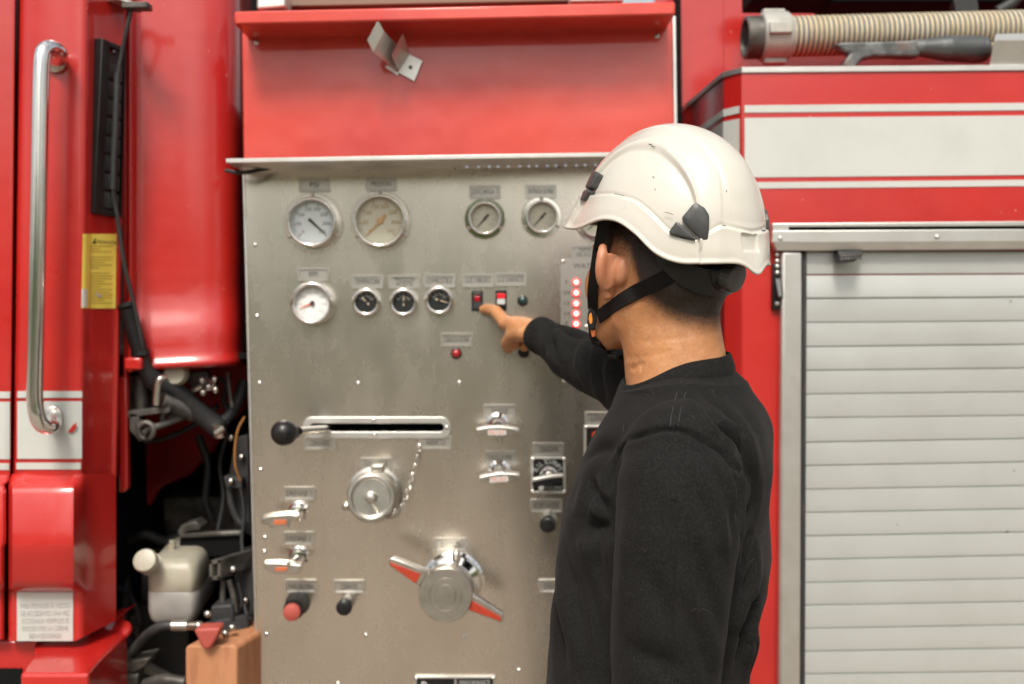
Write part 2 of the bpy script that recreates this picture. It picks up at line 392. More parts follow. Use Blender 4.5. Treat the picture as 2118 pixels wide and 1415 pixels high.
# water level display
t = MB().plate(rrect(1160, 536, 1290, 778, 3), PT-.006, .006).text('WATER LEVEL', P(1186, 551, PT-.0066), (1, 0, 0), (0, 0, 1), .011, 1, align='LEFT').build('water_level_display', [m_plate, m_ink], truck, .0012)
for y, s in ((584, 'F'), (606, '3/4'), (628, '1/2'), (649, '1/4'), (670, 'E')):
    c = P(1191.5, y, PT-.006)
    l = MB().lathe(c, OUT, [(0, .0092), (.003, .009), (.0035, .0075), (.0035, 0)], 24).build('level_lamp', [m_led], t)
    MB().lathe(c+OUT*.0033, OUT, [(0, .005), (.002, .0045), (.0026, .002), (.0027, 0)], 18).build('lamp_core', [m_ledc], t)
    MB().text(s, P(1172, y, PT-.0066), (1, 0, 0), (0, 0, 1), .008).build('lettering', [m_ink], t)
for x, y in ((1165, 541), (1213, 676), (1166, 772)): screw(x, y, PT-.006, 4.6, parent=t)

# ---- shift lever in its slot
t = MB().ring(rrect(626, 863, 931, 907, 18, 8), slot_o, PT-.005, .005).build('lever_slot_frame', [m_alu], truck, .0012)
for x, y in ((773, 869), (775, 899), (924, 884)): screw(x, y, PT-.005, 4.4, parent=t)
lv = MB().tube([P(700, 886, .05), P(640, 890, -.09), P(618, 892, -.13)], [.0085, .0085, .0085], 16).build('shift_lever', [m_chrome], truck)
c = P(588, 895, -.175); d = P(624, 891.5, -.12)-c; d /= np.linalg.norm(d)
R = 27.5*pxm(-.175)
MB().lathe(c-d*R, d, [(R*(1-math.cos(PI*k/14)), R*math.sin(PI*k/14)) for k in range(11)]+[(R*1.85, R*.62), (R*2.1, R*.52), (R*2.35, R*.55), (R*2.4, R*.3)], 32).build('knob', [m_black], lv)

# ---- capped discharge outlet with chain
c = P(776, 1022, PT); a = P(767, 1030, -.11)-c; a /= np.linalg.norm(a)
o = MB().lathe(c, OUT, [(0, .058), (.006, .058), (.008, .052), (.03, .047), (.05, .045), (.055, .05)], 40).build('discharge_outlet', [m_cast], truck)
cap = MB()
cc = P(767, 1029, -.085); R = 50*pxm(-.11)
cap.lathe(c+a*.05, a, [(0, R*.98), (.04, R), (.053, R), (.058, R*.95), (.058, R*.82), (.05, R*.78), (.05, R*.25)], 48)
cap.lathe(c+a*.098, a, [(0, R*.26), (.012, R*.24), (.02, R*.18), (.022, 0)], 28)
capo = cap.build('outlet_cap', [m_cast], o, .0012)
for x, y in ((717, 1047), (814, 1062)):
    MB().ball(P(x, y, -.075), .0095, 0, 16, (1.1, 1, 1)).build('lug', [m_cast], capo)
MB().box(P(782, 968, -.06), (.026, .03, .016)).build('latch', [m_cast], capo, .003)
MB().tube([c+a*.118, P(775, 1048, -.105), P(781, 1062, -.10)], .003, 10).build('cap_ring', [m_chrome], capo)
ch = MB(); pts = spline([P(868, 924, -.012), P(862, 955, -.012), P(848, 1000, -.014), P(835, 1040, -.03), P(820, 1068, -.055), P(800, 1070, -.075), P(785, 1064, -.095)], 12)
L = [0]
for i in range(1, len(pts)): L.append(L[-1]+np.linalg.norm(pts[i]-pts[i-1]))
nl = int(L[-1]/.0095)
for k in range(nl):
    s = (k+.5)/nl*L[-1]; i = max(j for j in range(len(L)) if L[j] <= s); i = min(i, len(pts)-2)
    u = (s-L[i])/max(1e-9, L[i+1]-L[i]); q = pts[i]*(1-u)+pts[i+1]*u; tt = pts[i+1]-pts[i]; tt /= np.linalg.norm(tt)
    w = np.cross(tt, OUT); w /= np.linalg.norm(w); w2 = np.cross(tt, w)
    ww = (w*.8+w2*.6) if k % 2 else (w*.6-w2*.8)
    ring = [q+tt*.0075*math.cos(2*PI*j/12)+ww*.0042*math.sin(2*PI*j/12) for j in range(13)]
    ch.tube(ring, .0012, 6, cap=False)
ch.build('chain', [m_grime if False else m_cast], o)
screw(868, 922, PT, 5)

# ---- big suction valve with winged handle
c = P(938, 1203, PT)
v = MB().lathe(c, OUT, [(0, 65*pxm(0)), (.006, 65*pxm(0)), (.010, 60*pxm(0)), (.006, 54*pxm(0)), (.012, 40*pxm(0)), (.09, 38*pxm(0))], 48).build('suction_valve', [m_chrome], truck, label='round suction valve with two orange inlaid wings')
h = P(921, 1231, -.13); ax = h-P(934, 1210, -.02); ax /= np.linalg.norm(ax); R = 57*pxm(-.13)
MB().lathe(h-ax*.075, ax, [(0, R*.9), (.01, R*.98), (.06, R), (.071, R*1.0), (.075, R*.96), (.075, R*.62), (.0735, R*.60), (.0735, R*.57), (.075, R*.55), (.075, R*.43), (.0735, R*.41), (.0735, R*.37), (.0752, R*.35), (.0752, 0)], 56).build('hub', [m_cast], v, ang=25)
for wing, inl in (([(803, 1156), (812, 1152), (890, 1183), (868, 1213), (862, 1210), (806, 1172)], [(806, 1163), (870, 1188), (860, 1208), (808, 1170)]),
                  ([(968, 1228), (975, 1226), (1042, 1270), (1042, 1279), (1038, 1290), (966, 1262)], [(976, 1243), (1036, 1277), (1036, 1286), (970, 1262)])):
    w = MB().ring([wing[i] for i in range(6)], [tuple(np.mean([wing[i], np.mean(wing, 0)], 0)) for i in range(6)], -.135, .02) if False else MB().plate(wing, -.125, .02)
    w = w.build('wing', [m_cast], v, .0035, 3)
    MB().plate(inl, -.1275, .004).build('inlay', [m_inlay], w, .001)
for x, y in ((944, 1152), (979, 1218)):
    MB().ball(P(x, y, -.03), .011, 0, 16, (.9, 1, 1.5)).build('lug', [m_cast], v)

# ---- drain valves with T handles
def drain(bx, by, pts, inl):
    c = P(bx, by, PT)
    t = MB().lathe(c, OUT, [(0, .021), (.004, .021), (.007, .017), (.02, .014), (.022, .006)], 28).build('drain_valve', [m_chrome], truck)
    for dx in (-13, 13): screw(bx+dx*.95, by-3, PT-.005, 4.6, parent=t)
    e = P(*np.mean(pts, 0), -.075)
    MB().tube([c+OUT*.018, e*.25+c*.75+OUT*.03, e+np.array([.012, 0, .008])], .0062, 12).build('stem', [m_cast], t)
    hnd = MB().prism([P(x, y, -.075) for x, y in pts], (0, .014, .004)).build('handle', [m_cast], t, .0025, 3)
    MB().plate(inl, -.0775, .004).build('handle_label', [m_lab], hnd, .0006)
drain(618, 1056, [(540, 1072), (560, 1066), (600, 1063), (618, 1067), (616, 1076), (600, 1078), (598, 1092), (560, 1093), (556, 1086), (541, 1086)], [(566, 1076), (592, 1075), (592, 1085), (566, 1086)])
drain(619, 1149, [(545, 1165), (580, 1164), (624, 1169), (622, 1180), (616, 1188), (570, 1188), (560, 1184), (549, 1178)], [(569, 1174), (594, 1173), (594, 1181), (569, 1182)])

# ---- push knobs
c = P(616, 1247, PT); e = P(603, 1268, -.075); a = (e-c)/np.linalg.norm(e-c)
t = MB().lathe(c, OUT, [(0, .026), (.008, .025), (.012, .02), (.02, .016)], 28).lathe(c, a, [(.01, .013), (.04, .013)], 20).build('emergency_stop', [m_grime], truck, label='faded red mushroom stop button')
MB().lathe(c+a*.03, a, [(0, .012), (.01, .02), (.02, .021), (.021, .015)], 28).build('collar', [m_black], t)
MB().lathe(e-a*.02, a, [(0, .010), (.006, .0165), (.014, .018), (.02, .0165), (.023, .010), (.024, 0)], 28).build('knob', [m_knobred], t)
def pull(bx, by, ex, ey, r, yo=-.055):
    c = P(bx, by, PT); e = P(ex, ey, yo); a = (e-c)/np.linalg.norm(e-c); L = np.linalg.norm(e-c)
    t = MB().lathe(c, a, [(-.004, r*1.02), (.01, r*1.0), (L*.6, r*.9), (L*.62, r*.6)], 26).build('pull_knob', [m_cast], truck)
    MB().lathe(c, a, [(L*.58, r*.8), (L*.64, r*1.0), (L*.95, r*1.06), (L, r*.98), (L+.002, r*.8), (L+.002, 0)], 28).build('grip', [m_black], t)
pull(720, 1242, 711, 1258, .0155); pull(1136, 1070, 1133, 1087, .016)

# ---- flat T handles and primer plate
def thandle(cx, cy, tilt, w=88):
    c = P(cx, cy-14, PT)
    t = MB().lathe(c, OUT, [(0, .024), (.004, .024), (.008, .018), (.03, .014), (.06, .012)], 28).build('valve_handle', [m_chrome], truck)
    Y = -.07; f = lambda dx, dy: P(cx+dx, cy+dy+tilt*dx, Y)
    n = 12; xs = [-w/2+w*k/n for k in range(n+1)]
    top = [f(x, -7+6*(2*x/w)**2) for x in xs]; bot = [f(x, 9-3*(2*x/w)**2-(5 if abs(x) > w*.42 else 0)) for x in xs[::-1]]
    b = MB().prism(top+bot, (0, .012, 0)).build('grip', [m_cast], t, .0025, 3)
    MB().prism([f(x, -9+6*(2*x/w)**2) for x in xs]+[f(x, -4+6*(2*x/w)**2) for x in xs[::-1]], (0, .03, 0)).build('rim', [m_alu], b, .0015)
    MB().prism([f(-20, -2), f(18, -2), f(18, 9), f(-20, 9)], (0, .002, 0)).text('PULL OUT', f(-1, 3.5)+OUT*.0032, (1, 0, -.0), (0, 0, 1), .0085, 1, width=.030).build('handle_label', [m_white, m_redptr], b) if False else None
    mm = MB(); q = [f(-20, -2), f(18, -2), f(18, 9), f(-20, 9)]; mm.prism([z+OUT*.002 for z in q], (0, .002, 0)); mm.text('PULL OUT', f(-1, 3.5)+OUT*.0026, (1, 0, 0), (0, 0, 1), .0085, 1, width=.030)
    mm.build('handle_label', [m_white, m_redptr], b)
thandle(1029, 891, 0.0); thandle(1033, 988, -.07, 84)
def blackplate(x0, y0, x1, y1, nm, label):
    t = MB().plate(rrect(x0, y0, x1, y1, 2), PT-.003, .003).build(nm, [m_black], truck, label=label)
    MB().ring(rrect(x0-5, y0-5, x1+5, y1+5, 3), rrect(x0, y0, x1, y1, 2), PT-.006, .006).build('frame', [m_alu], t, .001)
    for x, y in ((x0-1, y0-1), (x1+1, y0-1), (x0-1, y1+1), (x1+1, y1+1)): screw(x, y, PT-.006, 4.2, parent=t)
    return t
t = blackplate(1103, 950, 1165, 1016, 'primer_plate', 'black plate lettered PULL TO PRIME in an arc around its handle')
mm = MB()
for k, chx in enumerate('PULL TO PRIME'):
    if chx == ' ': continue
    th = math.radians(-68+136*k/12); R = .027; o = P(1134, 982, PT-.0036)
    mm.text(chx, o+np.array([math.sin(th)*R, 0, math.cos(th)*R]), (math.cos(th), 0, -math.sin(th)), (math.sin(th), 0, math.cos(th)), .0105, 0)
mm.build('lettering', [m_white], t); mm = MB()
mm.text('TRIDENT', P(1145, 1010, PT-.0036), (1, 0, 0), (0, 0, 1), .0085, 0); MB().lathe(P(1119, 1010, PT-.003), OUT, [(0, .005), (.0008, .005), (.0008, 0)], 16).build('logo', [m_white], t)
mm.build('lettering', [m_white], t)
MB().lathe(P(1135, 984, PT-.003), OUT, [(0, .021), (.004, .02), (.008, .015), (.03, .011), (.034, .008)], 28).build('valve_boss', [m_chrome], t)
n = 10; xs = [1101+64*k/n for k in range(n+1)]; arc = lambda x: 985+10*((1165-x)/64)**1.6
b = MB().prism([P(x, arc(x)-1, -.05) for x in xs]+[P(x, arc(x)+18-abs(x-1135)*.2, -.05) for x in xs[::-1]], (0, .012, 0)).build('grip', [m_black], t, .002)
MB().prism([P(x, arc(x)-4, -.053) for x in xs]+[P(x, arc(x)+3, -.053) for x in xs[::-1]], (0, .02, 0)).build('grip_rim', [m_alu], b, .0015)
t = blackplate(1213, 885, 1290, 960, 'tank_fill_plate', 'black plate with a red lamp, half behind the shoulder')
MB().lathe(P(1234, 902, PT-.003), OUT, [(0, .011), (.01, .010), (.018, .006), (.019, 0)], 22).build('lens', [m_inlay], t)
t = blackplate(862, 1404, 1020, 1470, 'performance_plate', 'black riveted maker plate lettered PERFORMANCE at the foot of the panel')
MB().plate([(940, 1404), (944, 1404), (945, 1470), (941, 1470)], PT-.0045, .002).build('divider', [m_alu], t)
mm = MB().text('PERFORMANCE', P(982, 1413, PT-.0036), (1, 0, 0), (0, 0, 1), .011, 0, width=64*pxm(0))
mm.build('lettering', [m_white], t)
MB().text('Pump', P(902, 1424, PT-.0036), (1, 0, 0), (0, 0, 1), .028, 0, width=62*pxm(0)).build('lettering', [m_white], t)
mm = MB()
for k in range(4): mm.text('psi   gpm   rpm', P(982, 1430+k*11, PT-.0036), (1, 0, 0), (0, 0, 1), .008, 0)
mm.build('lettering', [m_white], t)

# ---- red flap, top rail, drip lip above the panel
flap = MB().plate([(500, 66), (1395, 26), (1398, 322), (503, 331)], -.06, .05).build('equipment_flap', [m_red_warm], truck, .003, label='glossy red flap above the control panel')
for x, y in ((530, 88), (1359, 75)): screw(x, y, -.06, 6, m_cast, flap)
rail = MB().plate([(484, 23), (1397, 3), (1397, 31), (484, 51)], -.16, .15).build('top_rail', [m_red_warm], truck, .004)
for x, y in ((567, 52), (1208, 37)): MB().ball(P(x, y+2, -.12), .006, 0, 12).build('screw', [m_cast], rail)
MB().plate([(1391, 33), (1398, 33), (1401, 254), (1395, 322)], -.066, .03).build('edge_trim', [m_alu], truck, .001)
MB().plate([(1392, 5), (1402, 5), (1405, 330), (1396, 330)], -.03, .42).build('flap_side_dark_plate', [m_blackm], truck)  # matt black plate, run deep so the locker side reflects dark
lip = MB().plate([(467, 328), (1398, 313), (1398, 322), (467, 337)], -.13, .135).build('drip_lip', [m_alu], truck, .001)
for k in range(13):
    pass
ls = MB().plate([(952, 341), (1330, 335), (1330, 340), (952, 346)], -.035, .012).build('light_strip', [m_alu], truck, .001)
for k, x in enumerate([966, 990, 1012, 1030, 1052, 1075, 1094, 1110, 1132, 1150, 1170, 1192, 1210, 1232, 1256, 1280, 1304]):
    MB().lathe(P(x, 343-(x-952)*.016+1.5, -.034), (0, .25, -1), [(0, .0024), (.002, .0024), (.003, .0015), (.003, 0)], 10).build('strip_lamp', [m_ledb], ls)
# black cable end lying out of the gap at the lip's left end
MB().tube(spline([P(468, 353, -.06), P(490, 357, -.07), (P(515, 356, -.06)), P(545, 350, -.04), P(580, 343, -.02)], 6), .0042, 10).build('cable', [m_rubber], truck)
# spring clip on the flap
fc = MB()
fc.prism([P(846, 112, -.066), P(874, 126, -.066), P(857, 168, -.066), P(824, 150, -.066)], (0, .004, 0))
fc.prism([P(800, 134, -.066), P(824, 150, -.066), P(822, 156, -.066), P(797, 140, -.066)], (0, .004, 0))
def strip3(a, b): # leaf through pairs of points
    for (p0, p1), (q0, q1) in zip(list(zip(a, b))[:-1], list(zip(a, b))[1:]):
        fc.add([p0, p1, q1, q0, p0+OUT*.003, p1+OUT*.003, q1+OUT*.003, q0+OUT*.003], [(0, 1, 2, 3), (7, 6, 5, 4), (0, 4, 5, 1), (1, 5, 6, 2), (2, 6, 7, 3), (3, 7, 4, 0)])
strip3([P(783, 43, -.155), P(795, 66, -.145), P(813, 84, -.12), P(836, 118, -.07)], [P(760, 84, -.155), P(772, 108, -.145), P(789, 121, -.12), P(819, 148, -.07)])
strip3([P(834, 70, -.135), P(848, 112, -.07)], [P(810, 115, -.135), P(825, 148, -.07)])
fc.build('spring_clip', [m_alu], flap, .0008)
screw(849, 139, -.068, 3.5, m_grime, flap)
# things glimpsed above the rail
MB().plate([(532, -25), (588, -30), (592, 14), (530, 19)], -.09, .06).build('roof_box', [m_alu], truck, .004)
MB().plate([(600, -30), (1180, -45), (1180, 3), (596, 14)], -.02, .04).build('roof_plank', [m_wood], truck, .003)
MB().plate([(1178, -30), (1290, -34), (1290, 2), (1178, 4)], -.08, .05).build('roof_box', [m_white], truck, .003)

# ---- body wall behind the hose deck
MB().plate([(1355, -60), (1497, -60), (1497, 620), (1360, 620)], .39, .04).build('body_wall', [m_red], truck, .002)
w = MB().plate([(1494, -60), (3100, -60), (3100, 320), (1494, 320)], .40, .04).build('body_wall', [m_red], truck)
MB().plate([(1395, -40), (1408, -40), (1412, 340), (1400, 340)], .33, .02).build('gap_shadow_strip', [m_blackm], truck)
MB().plate([(1560, -40), (3100, -40), (3100, 3), (1722, 4), (1718, -3), (1560, -4)], .20, .12).build('roof_rack', [m_blackm], truck, .004)
MB().plate([(1972, -10), (2021, -10), (2027, 26), (1976, 26)], .19, .03).build('rack_strap', [m_rubber], truck, .003)
MB().tube([P(2110, -12, .19), P(2090, 10, .19), P(2062, 26, .19)], .014, 10).build('rack_strap', [m_rubber], truck)
MB().lathe(P(1942, 8, .36), OUT, [(0, .018), (.006, .017), (.008, .010), (.014, .009), (.016, 0)], 18).build('bolt', [m_cast], truck)

# ---- locker compartment with stripes
ZT = float(P(1532, 145, -.02)[2])
plan = [P(1413, 264, .38)[:2], P(1497, 152, .02)[:2], P(1534, 146, -.02)[:2], P(3100, 143, -.02)[:2]]
ZB = .45
def wall_strip(mb, pl, z0, z1, off=0., mi=0, thick=None):
    n = len(pl); q = [np.array(p) for p in pl]; nn = []
    for i in range(n):
        t = q[min(i+1, n-1)]-q[max(i-1, 0)]; t /= np.linalg.norm(t); nn.append(np.array([t[1], -t[0]]))
    f = [np.array([*(p+m*off), 0]) for p, m in zip(q, nn)]
    G = [[p+np.array([0, 0, z]) for p in f] for z in (z0, z1)]
    mb.grid(G, mi)
    if thick:
        b = [np.array([*(p+m*(off-thick)), 0]) for p, m in zip(q, nn)]
        mb.grid([[p+np.array([0, 0, z1]) for p in f], [p+np.array([0, 0, z1]) for p in b]], mi); mb.grid([[p+np.array([0, 0, z0]) for p in b], [p+np.array([0, 0, z0]) for p in f]], mi)
    return mb
mb = MB(); wall_strip(mb, plan, ZB, ZT)
top = [np.array([*p, ZT]) for p in plan]+[np.array([plan[-1][0], .40, ZT])]
mb.add(top, [tuple(range(len(top)))])
comp = mb.build('locker_compartment', [m_red], truck, .002, smooth=False)
wall_strip(MB(), plan, ZT-.006, ZT+.005, .004, 0, .02).build('edge_trim', [m_alu], comp, .0008, smooth=False)
zz = lambda y: float(P(1800, y, -.02)[2])
for y0, y1 in ((216, 231), (242, 365), (375, 388)):
    wall_strip(MB(), [plan[0], plan[1], plan[1]+(plan[2]-plan[1])*.9], zz(y1), zz(y0), .0016, 0, .0015).build('stripe', [m_white], comp, smooth=False)
    wall_strip(MB(), [plan[2]+(plan[3]-plan[2])*.0035, plan[3]], zz(y1), zz(y0), .0016, 0, .0015).build('stripe', [m_white], comp, smooth=False)
# ---- roller shutter
YS = -.024
LL = [520, 568, 617, 667, 717, 766, 815, 864, 914.5, 963, 1012, 1060, 1108.6, 1157, 1205, 1252, 1300, 1347, 1394, 1441, 1488]
RR = [520, 566, 614, 663.5, 712, 761, 810, 859, 906.5, 955, 1004.5, 1052, 1100, 1148, 1196, 1244, 1292, 1340, 1388, 1436, 1484]
tl = [0, .007, -.001, .0, .001, .0, -.001, .0, .001, 0, .0, 0, .001, 0, -.001, 0, 0, .001, 0, 0]
G = []
for k in range(len(LL)-1):
    for u, dy in ((.0, .003), (.03, .003), (.05, .0), (.3, -.0006), (.6, -.0007), (.9, -.0004), (.97, .0), (1., .003)):
        lean = tl[k]*(u-.5)*(-.6)
        row = []
        for (x, A) in ((1662, LL), (2175, RR)):
            y = A[k]*(1-u)+A[k+1]*u; y += 0 if x < 1700 else (A[k]-LL[k])*.12
            row.append(P(x, y, YS+dy+lean))
        row.append(row[1]+(row[1]-row[0])*1.8); G.append(row)
sh = MB().grid(G).build('roller_shutter', [m_anod], truck, ang=12, label='closed roller shutter of pale aluminium slats')
hd = MB()
hd.plate([(1598, 462), (3100, 449), (3100, 463), (1598, 468)], -.052, .03); hd.plate([(1598, 468), (1632, 468), (1632, 478), (1598, 478)], -.052, .03)
hd.plate([(1600, 468), (3100, 463), (3100, 472), (1600, 478)], -.036, .015, 1); hd.plate([(1598, 477), (3100, 468), (3100, 496), (1598, 500)], -.052, .03)
hd.prism([P(1598, 500, -.052), P(3100, 492, -.052), P(3100, 508, -.047), P(1607, 519, -.047)], (0, .03, 0))
hd = hd.build('shutter_header', [m_alu, m_blackm], truck, .0015)
for x, y in ((1614, 493), (1938, 490)): screw(x, y, -.052, 5, m_alu, hd)
MB().plate([(1617, 520), (1660, 520), (1656, 1480), (1611, 1480)], -.042, .022).build('guide_rail', [m_alu], truck, .006, 4)
MB().plate([(1661, 520), (1669, 520), (1665, 1480), (1656, 1480)], -.033, .01).build('rubber_seal', [m_rubber], truck, .001)
la = MB().plate([(1598, 545), (1617, 545), (1617, 640), (1597, 640)], -.032, .012).build('door_switch', [m_black], truck, .002)
MB().prism([P(1601, 574, -.034), P(1616, 574, -.034), P(1621, 612, -.055), P(1609, 618, -.055)], (0, .02, 0)).build('lever', [m_black], la, .003)
for y in (527, 540, 551, 564, 628): screw(1607.5, y, -.034, 4.8, m_alu, la)
lp = MB().prism([P(1733, 519, -.05), P(1786, 517, -.05), P(1786, 528, -.075), P(1768, 541, -.075), P(1736, 543, -.075)], (0, .03, 0)).build('compartment_light', [m_black], truck, .003)
for k in range(7):
    for j in range(2): MB().ball(P(1742+k*6.4, 530+j*6.5-k*.4, -.078), .0026, 0, 8).build('lens', [m_grime], lp)
# tool clip plate at the frame's right edge
MB().prism([P(2060, 70, -.01), P(2175, 68, -.01), P(2175, 82, -.03), P(2056, 84, -.03)], (0, .003, 0)).prism([P(2056, 84, -.03), P(2175, 82, -.03), P(2175, 142, -.012), P(2046, 143, -.012)], (0, .003, 0)).build('tool_clip', [m_alu], truck, .0008)
# ================================================== cab, left of the panel
def lerp_cols(cols, x, t):
    """cols: (x_top, x_bottom, Y); x at level t -> Y"""
    xs = [a+(b-a)*t for a, b, _ in cols]; return float(np.interp(x, xs, [c[2] for c in cols]))
CABC = [(38, 24, -.10), (41, 27, -.138), (46, 31, -.146), (120, 110, -.150), (170, 158, -.147), (178, 166, -.144), (187, 173, -.134), (194, 180, -.118), (222, 206, -.085), (250, 230, -.052), (256, 237, -.047), (262, 243, -.047), (262.6, 243.6, .05)]
CT, CB = -30, 1000
def cab_y(x, y): return lerp_cols(CABC, x, (y-CT)/(CB-CT))
def bulge(y): return float(np.interp(y, [980, 992, 1004, 1014, 1060, 1120, 1132, 1200, 1214, 1221, 1224, 1340], [0, .010, .026, .034, .044, .055, .055, .040, .033, .020, 0, 0]))
def cab_low(x, y):
    base = float(np.interp(x, [20, 24, 150, 168, 180, 240], [-.14, -.146, -.146, -.143, -.128, -.05])); return base-bulge(y)*float(np.interp(x, [18, 26, 150, 172, 182], [.7, 1, 1, .2, 0]))
cab = MB(); rows = [CT, 100, 250, 400, 550, 700, 820, 900, 960, 985]
cab.grid([[P(a+(b-a)*(y-CT)/(CB-CT), y, Y) for a, b, Y in CABC] for y in rows])
cabo = cab.build('cab_rear_panel', [m_red], truck, ang=60, sub=1)
ys = [980, 986, 994, 1004, 1012, 1022, 1060, 1100, 1122, 1132, 1150, 1198, 1210, 1218, 1222, 1225, 1240, 1290, 1326]
xs = [18, 22, 26, 60, 100, 140, 152, 158, 164, 170, 176, 182, 200, 222, 240]
def lowx(x, y): return x+(6 if x < 30 and y < 1000 else 0)*(1000-y)/20
mb = MB(); G = []
for y in ys:
    row = []
    for x in xs:
        yy = y
        if y > 1225 and x > 155: yy = 1225+(y-1225)*(1-.42*(x-155)/85)
        row.append(P(lowx(x, y), yy, cab_low(x, y)))
    G.append(row)
mb.grid(G); mb.grid([G[-1], [g+np.array([0, .12, .0]) for g in G[-1]]])
mb.build('wheel_arch_panel', [m_red], truck, ang=40)
# door
DC = [(-1000, -1000, -.146), (22, 12, -.150), (31, 20, -.147), (34, 23, -.135), (34.5, 23.5, -.08)]
do = MB().grid([[P(a+(b-a)*(y-CT)/(CB-CT), y, Y) for a, b, Y in DC] for y in (CT, 300, 600, 985)]).build('cab_door', [m_red], truck, ang=40)
G = []
for y in ys[:-3]+[1322]:
    G.append([P(x+(3 if y < 1000 else (-4 if 1004 < y < 1130 else -8)), y, Y-bulge(y)*.8) for x, Y in ((-1000, -.146), (10, -.148), (16, -.143), (19, -.12), (19.5, -.08))])
MB().grid(G).build('lower_door', [m_red], do, ang=40)
MB().plate([(10, -40), (60, -40), (60, 1340), (-10, 1340)], -.06, .03).build('door_gap_dark', [m_blackm], truck)  # black sheet standing in for the darkness inside the door gap
# decals that follow the cab's skin
def decal(x0, y0, x1, y1, yf, m, name, parent, n=10, off=.0016, lab=None, x0b=None, x1b=None):
    mb = MB(); G = []
    for j in range(5):
        t = j/4; y = y0+(y1-y0)*t; a = x0+((x0b or x0)-x0)*t; b = x1+((x1b or x1)-x1)*t
        G.append([P(a+(b-a)*i/n, y, yf(a+(b-a)*i/n, y)-off) for i in range(n+1)])
    return mb.grid(G).build(name, [m], parent, label=lab)
dy = lambda x, y: lerp_cols(DC, x, (y-CT)/(CB-CT))
for (y0, y1) in ((809, 823), (830, 949), (957, 971)):
    decal(36-(y0-809)*.013, y0, 170-(y0-809)*.02, y1, cab_y, m_white, 'stripe', cabo)
    decal(-990, y0+1, 11, y1+1, dy, m_white, 'stripe', do, n=3)
    decal(11.2, y0+1, 21-(y0-809)*.013, y1+1, dy, m_white, 'stripe', do, n=4)
MB().prism([P(140, 894, -.1535), P(150, 880, -.1535), P(158, 874, -.1535), P(157, 884, -.1535), P(150, 895, -.1535)], (0, .001, 0)).build('paint_chip', [m_red], cabo)
nt = decal(35, 1225, 151, 1326, lambda x, y: cab_low(x, 1300), m_white, 'safety_notice', truck, lab='white notice with faded Spanish warning text')
mm = MB()
for k, s in enumerate(['PARA PREVENIR EL RIESGO', 'DE ACCIDENTES UNA VEZ', 'ACCIONADA VERIFIQUE SE', 'ENCUENTRE LA CABINA', 'BIEN ASEGURADA']):
    mm.text(s, P(93, 1253+k*15.5, -.1492), (1, 0, 0), (0, 0, 1), .0105, 0, width=(104-3*k-(26 if k == 4 else 0))*pxm(-.149))
mm.build('lettering', [m_inkgrey], nt)
st = decal(171, 484, 241, 638, cab_y, m_yellow, 'warning_sticker', truck, 16, .002, 'yellow warning sticker with small print', x0b=168, x1b=239)
mm = MB()
def skin(x, y, o=.0032): return P(x, y, cab_y(x, y)-o)
tri = [skin(195, 496), skin(199.5, 504), skin(190.5, 504)]; mm.add(tri, [(0, 1, 2)])
mm.text('Precaución', skin(219, 500), (skin(235, 501)-skin(203, 499))/np.linalg.norm(skin(235, 501)-skin(203, 499)), (0, 0, 1), .009, 0, width=.062)
ax = skin(236, 560)-skin(190, 560); ax /= np.linalg.norm(ax)
for k in range(22):
    if k in (3, 9): continue
    y = 510+k*5.6; w = [.95, .4, .9, .8, .97, .9, .6][k % 7]; a = skin(186, y); b = skin(186+50*w, y)
    mm.add([a, b, b+np.array([0, 0, .0011]), a+np.array([0, 0, .0011])], [(0, 1, 2, 3)], 1)
mm.prism([skin(197, 607, .003), skin(202, 606, .003), skin(211, 612, .003), skin(205, 616, .003)], (0, -.0006, 0), 2)
mm.build('lettering', [m_ink, m_inkbrown, m_paleyel], st)
decal(168.5, 598, 181, 636, cab_y, m_paleyel, 'worn_patch', st, 4, .0034)
# grab handle
gh = MB().tube(spline([P(118, 128, -.152), P(124, 112, -.185), P(112, 101, -.205), P(95, 103, -.222), P(86, 135, -.23), P(82, 300, -.23), P(78, 500, -.23), P(74, 700, -.23), P(72, 820, -.23), P(79, 866, -.228), P(93, 882, -.215), P(108, 880, -.195), P(112, 862, -.152)], 8), .0148, 20).build('grab_handle', [m_hchrome], truck, label='long vertical steel grab handle')
for x, y in ((117, 130), (110, 860)): MB().lathe(P(x, y, -.151), OUT, [(0, .02), (.006, .019), (.008, .015)], 22).build('foot', [m_cast], gh)
# louvred vent on the slanted face
def frame4(TL, TR, BR, BL):
    n = np.cross(TR-TL, BL-TL); n /= np.linalg.norm(n); n = n if n[1] < 0 else -n
    return lambda s, t, d=0.: (TL*(1-s)+TR*s)*(1-t)+(BL*(1-s)+BR*s)*t+n*d
fr = frame4(P(200, 79, -.118), P(252, 101, -.050), P(243, 451, -.050), P(182, 441, -.118))
def fbox(mb, s0, s1, t0, t1, d0, d1, mi=0):
    a = [fr(s0, t0, d1), fr(s1, t0, d1), fr(s1, t1, d1), fr(s0, t1, d1)]; b = [fr(s0, t0, d0), fr(s1, t0, d0), fr(s1, t1, d0), fr(s0, t1, d0)]
    mb.add(a+b, [(0, 1, 2, 3), (7, 6, 5, 4), (0, 4, 5, 1), (1, 5, 6, 2), (2, 6, 7, 3), (3, 7, 4, 0)], mi)
mb = MB()
fbox(mb, 0, .30, 0, 1, -.01, .014); fbox(mb, .93, 1, 0, 1, -.01, .012); fbox(mb, .30, .93, 0, .03, -.01, .012); fbox(mb, .30, .93, .965, 1, -.01, .012)
ve = mb.build('air_vent', [m_black], truck, .004, 3, label='black louvred air vent')
mb = MB(); fbox(mb, .2, .92, .05, .99, -.01, .004)
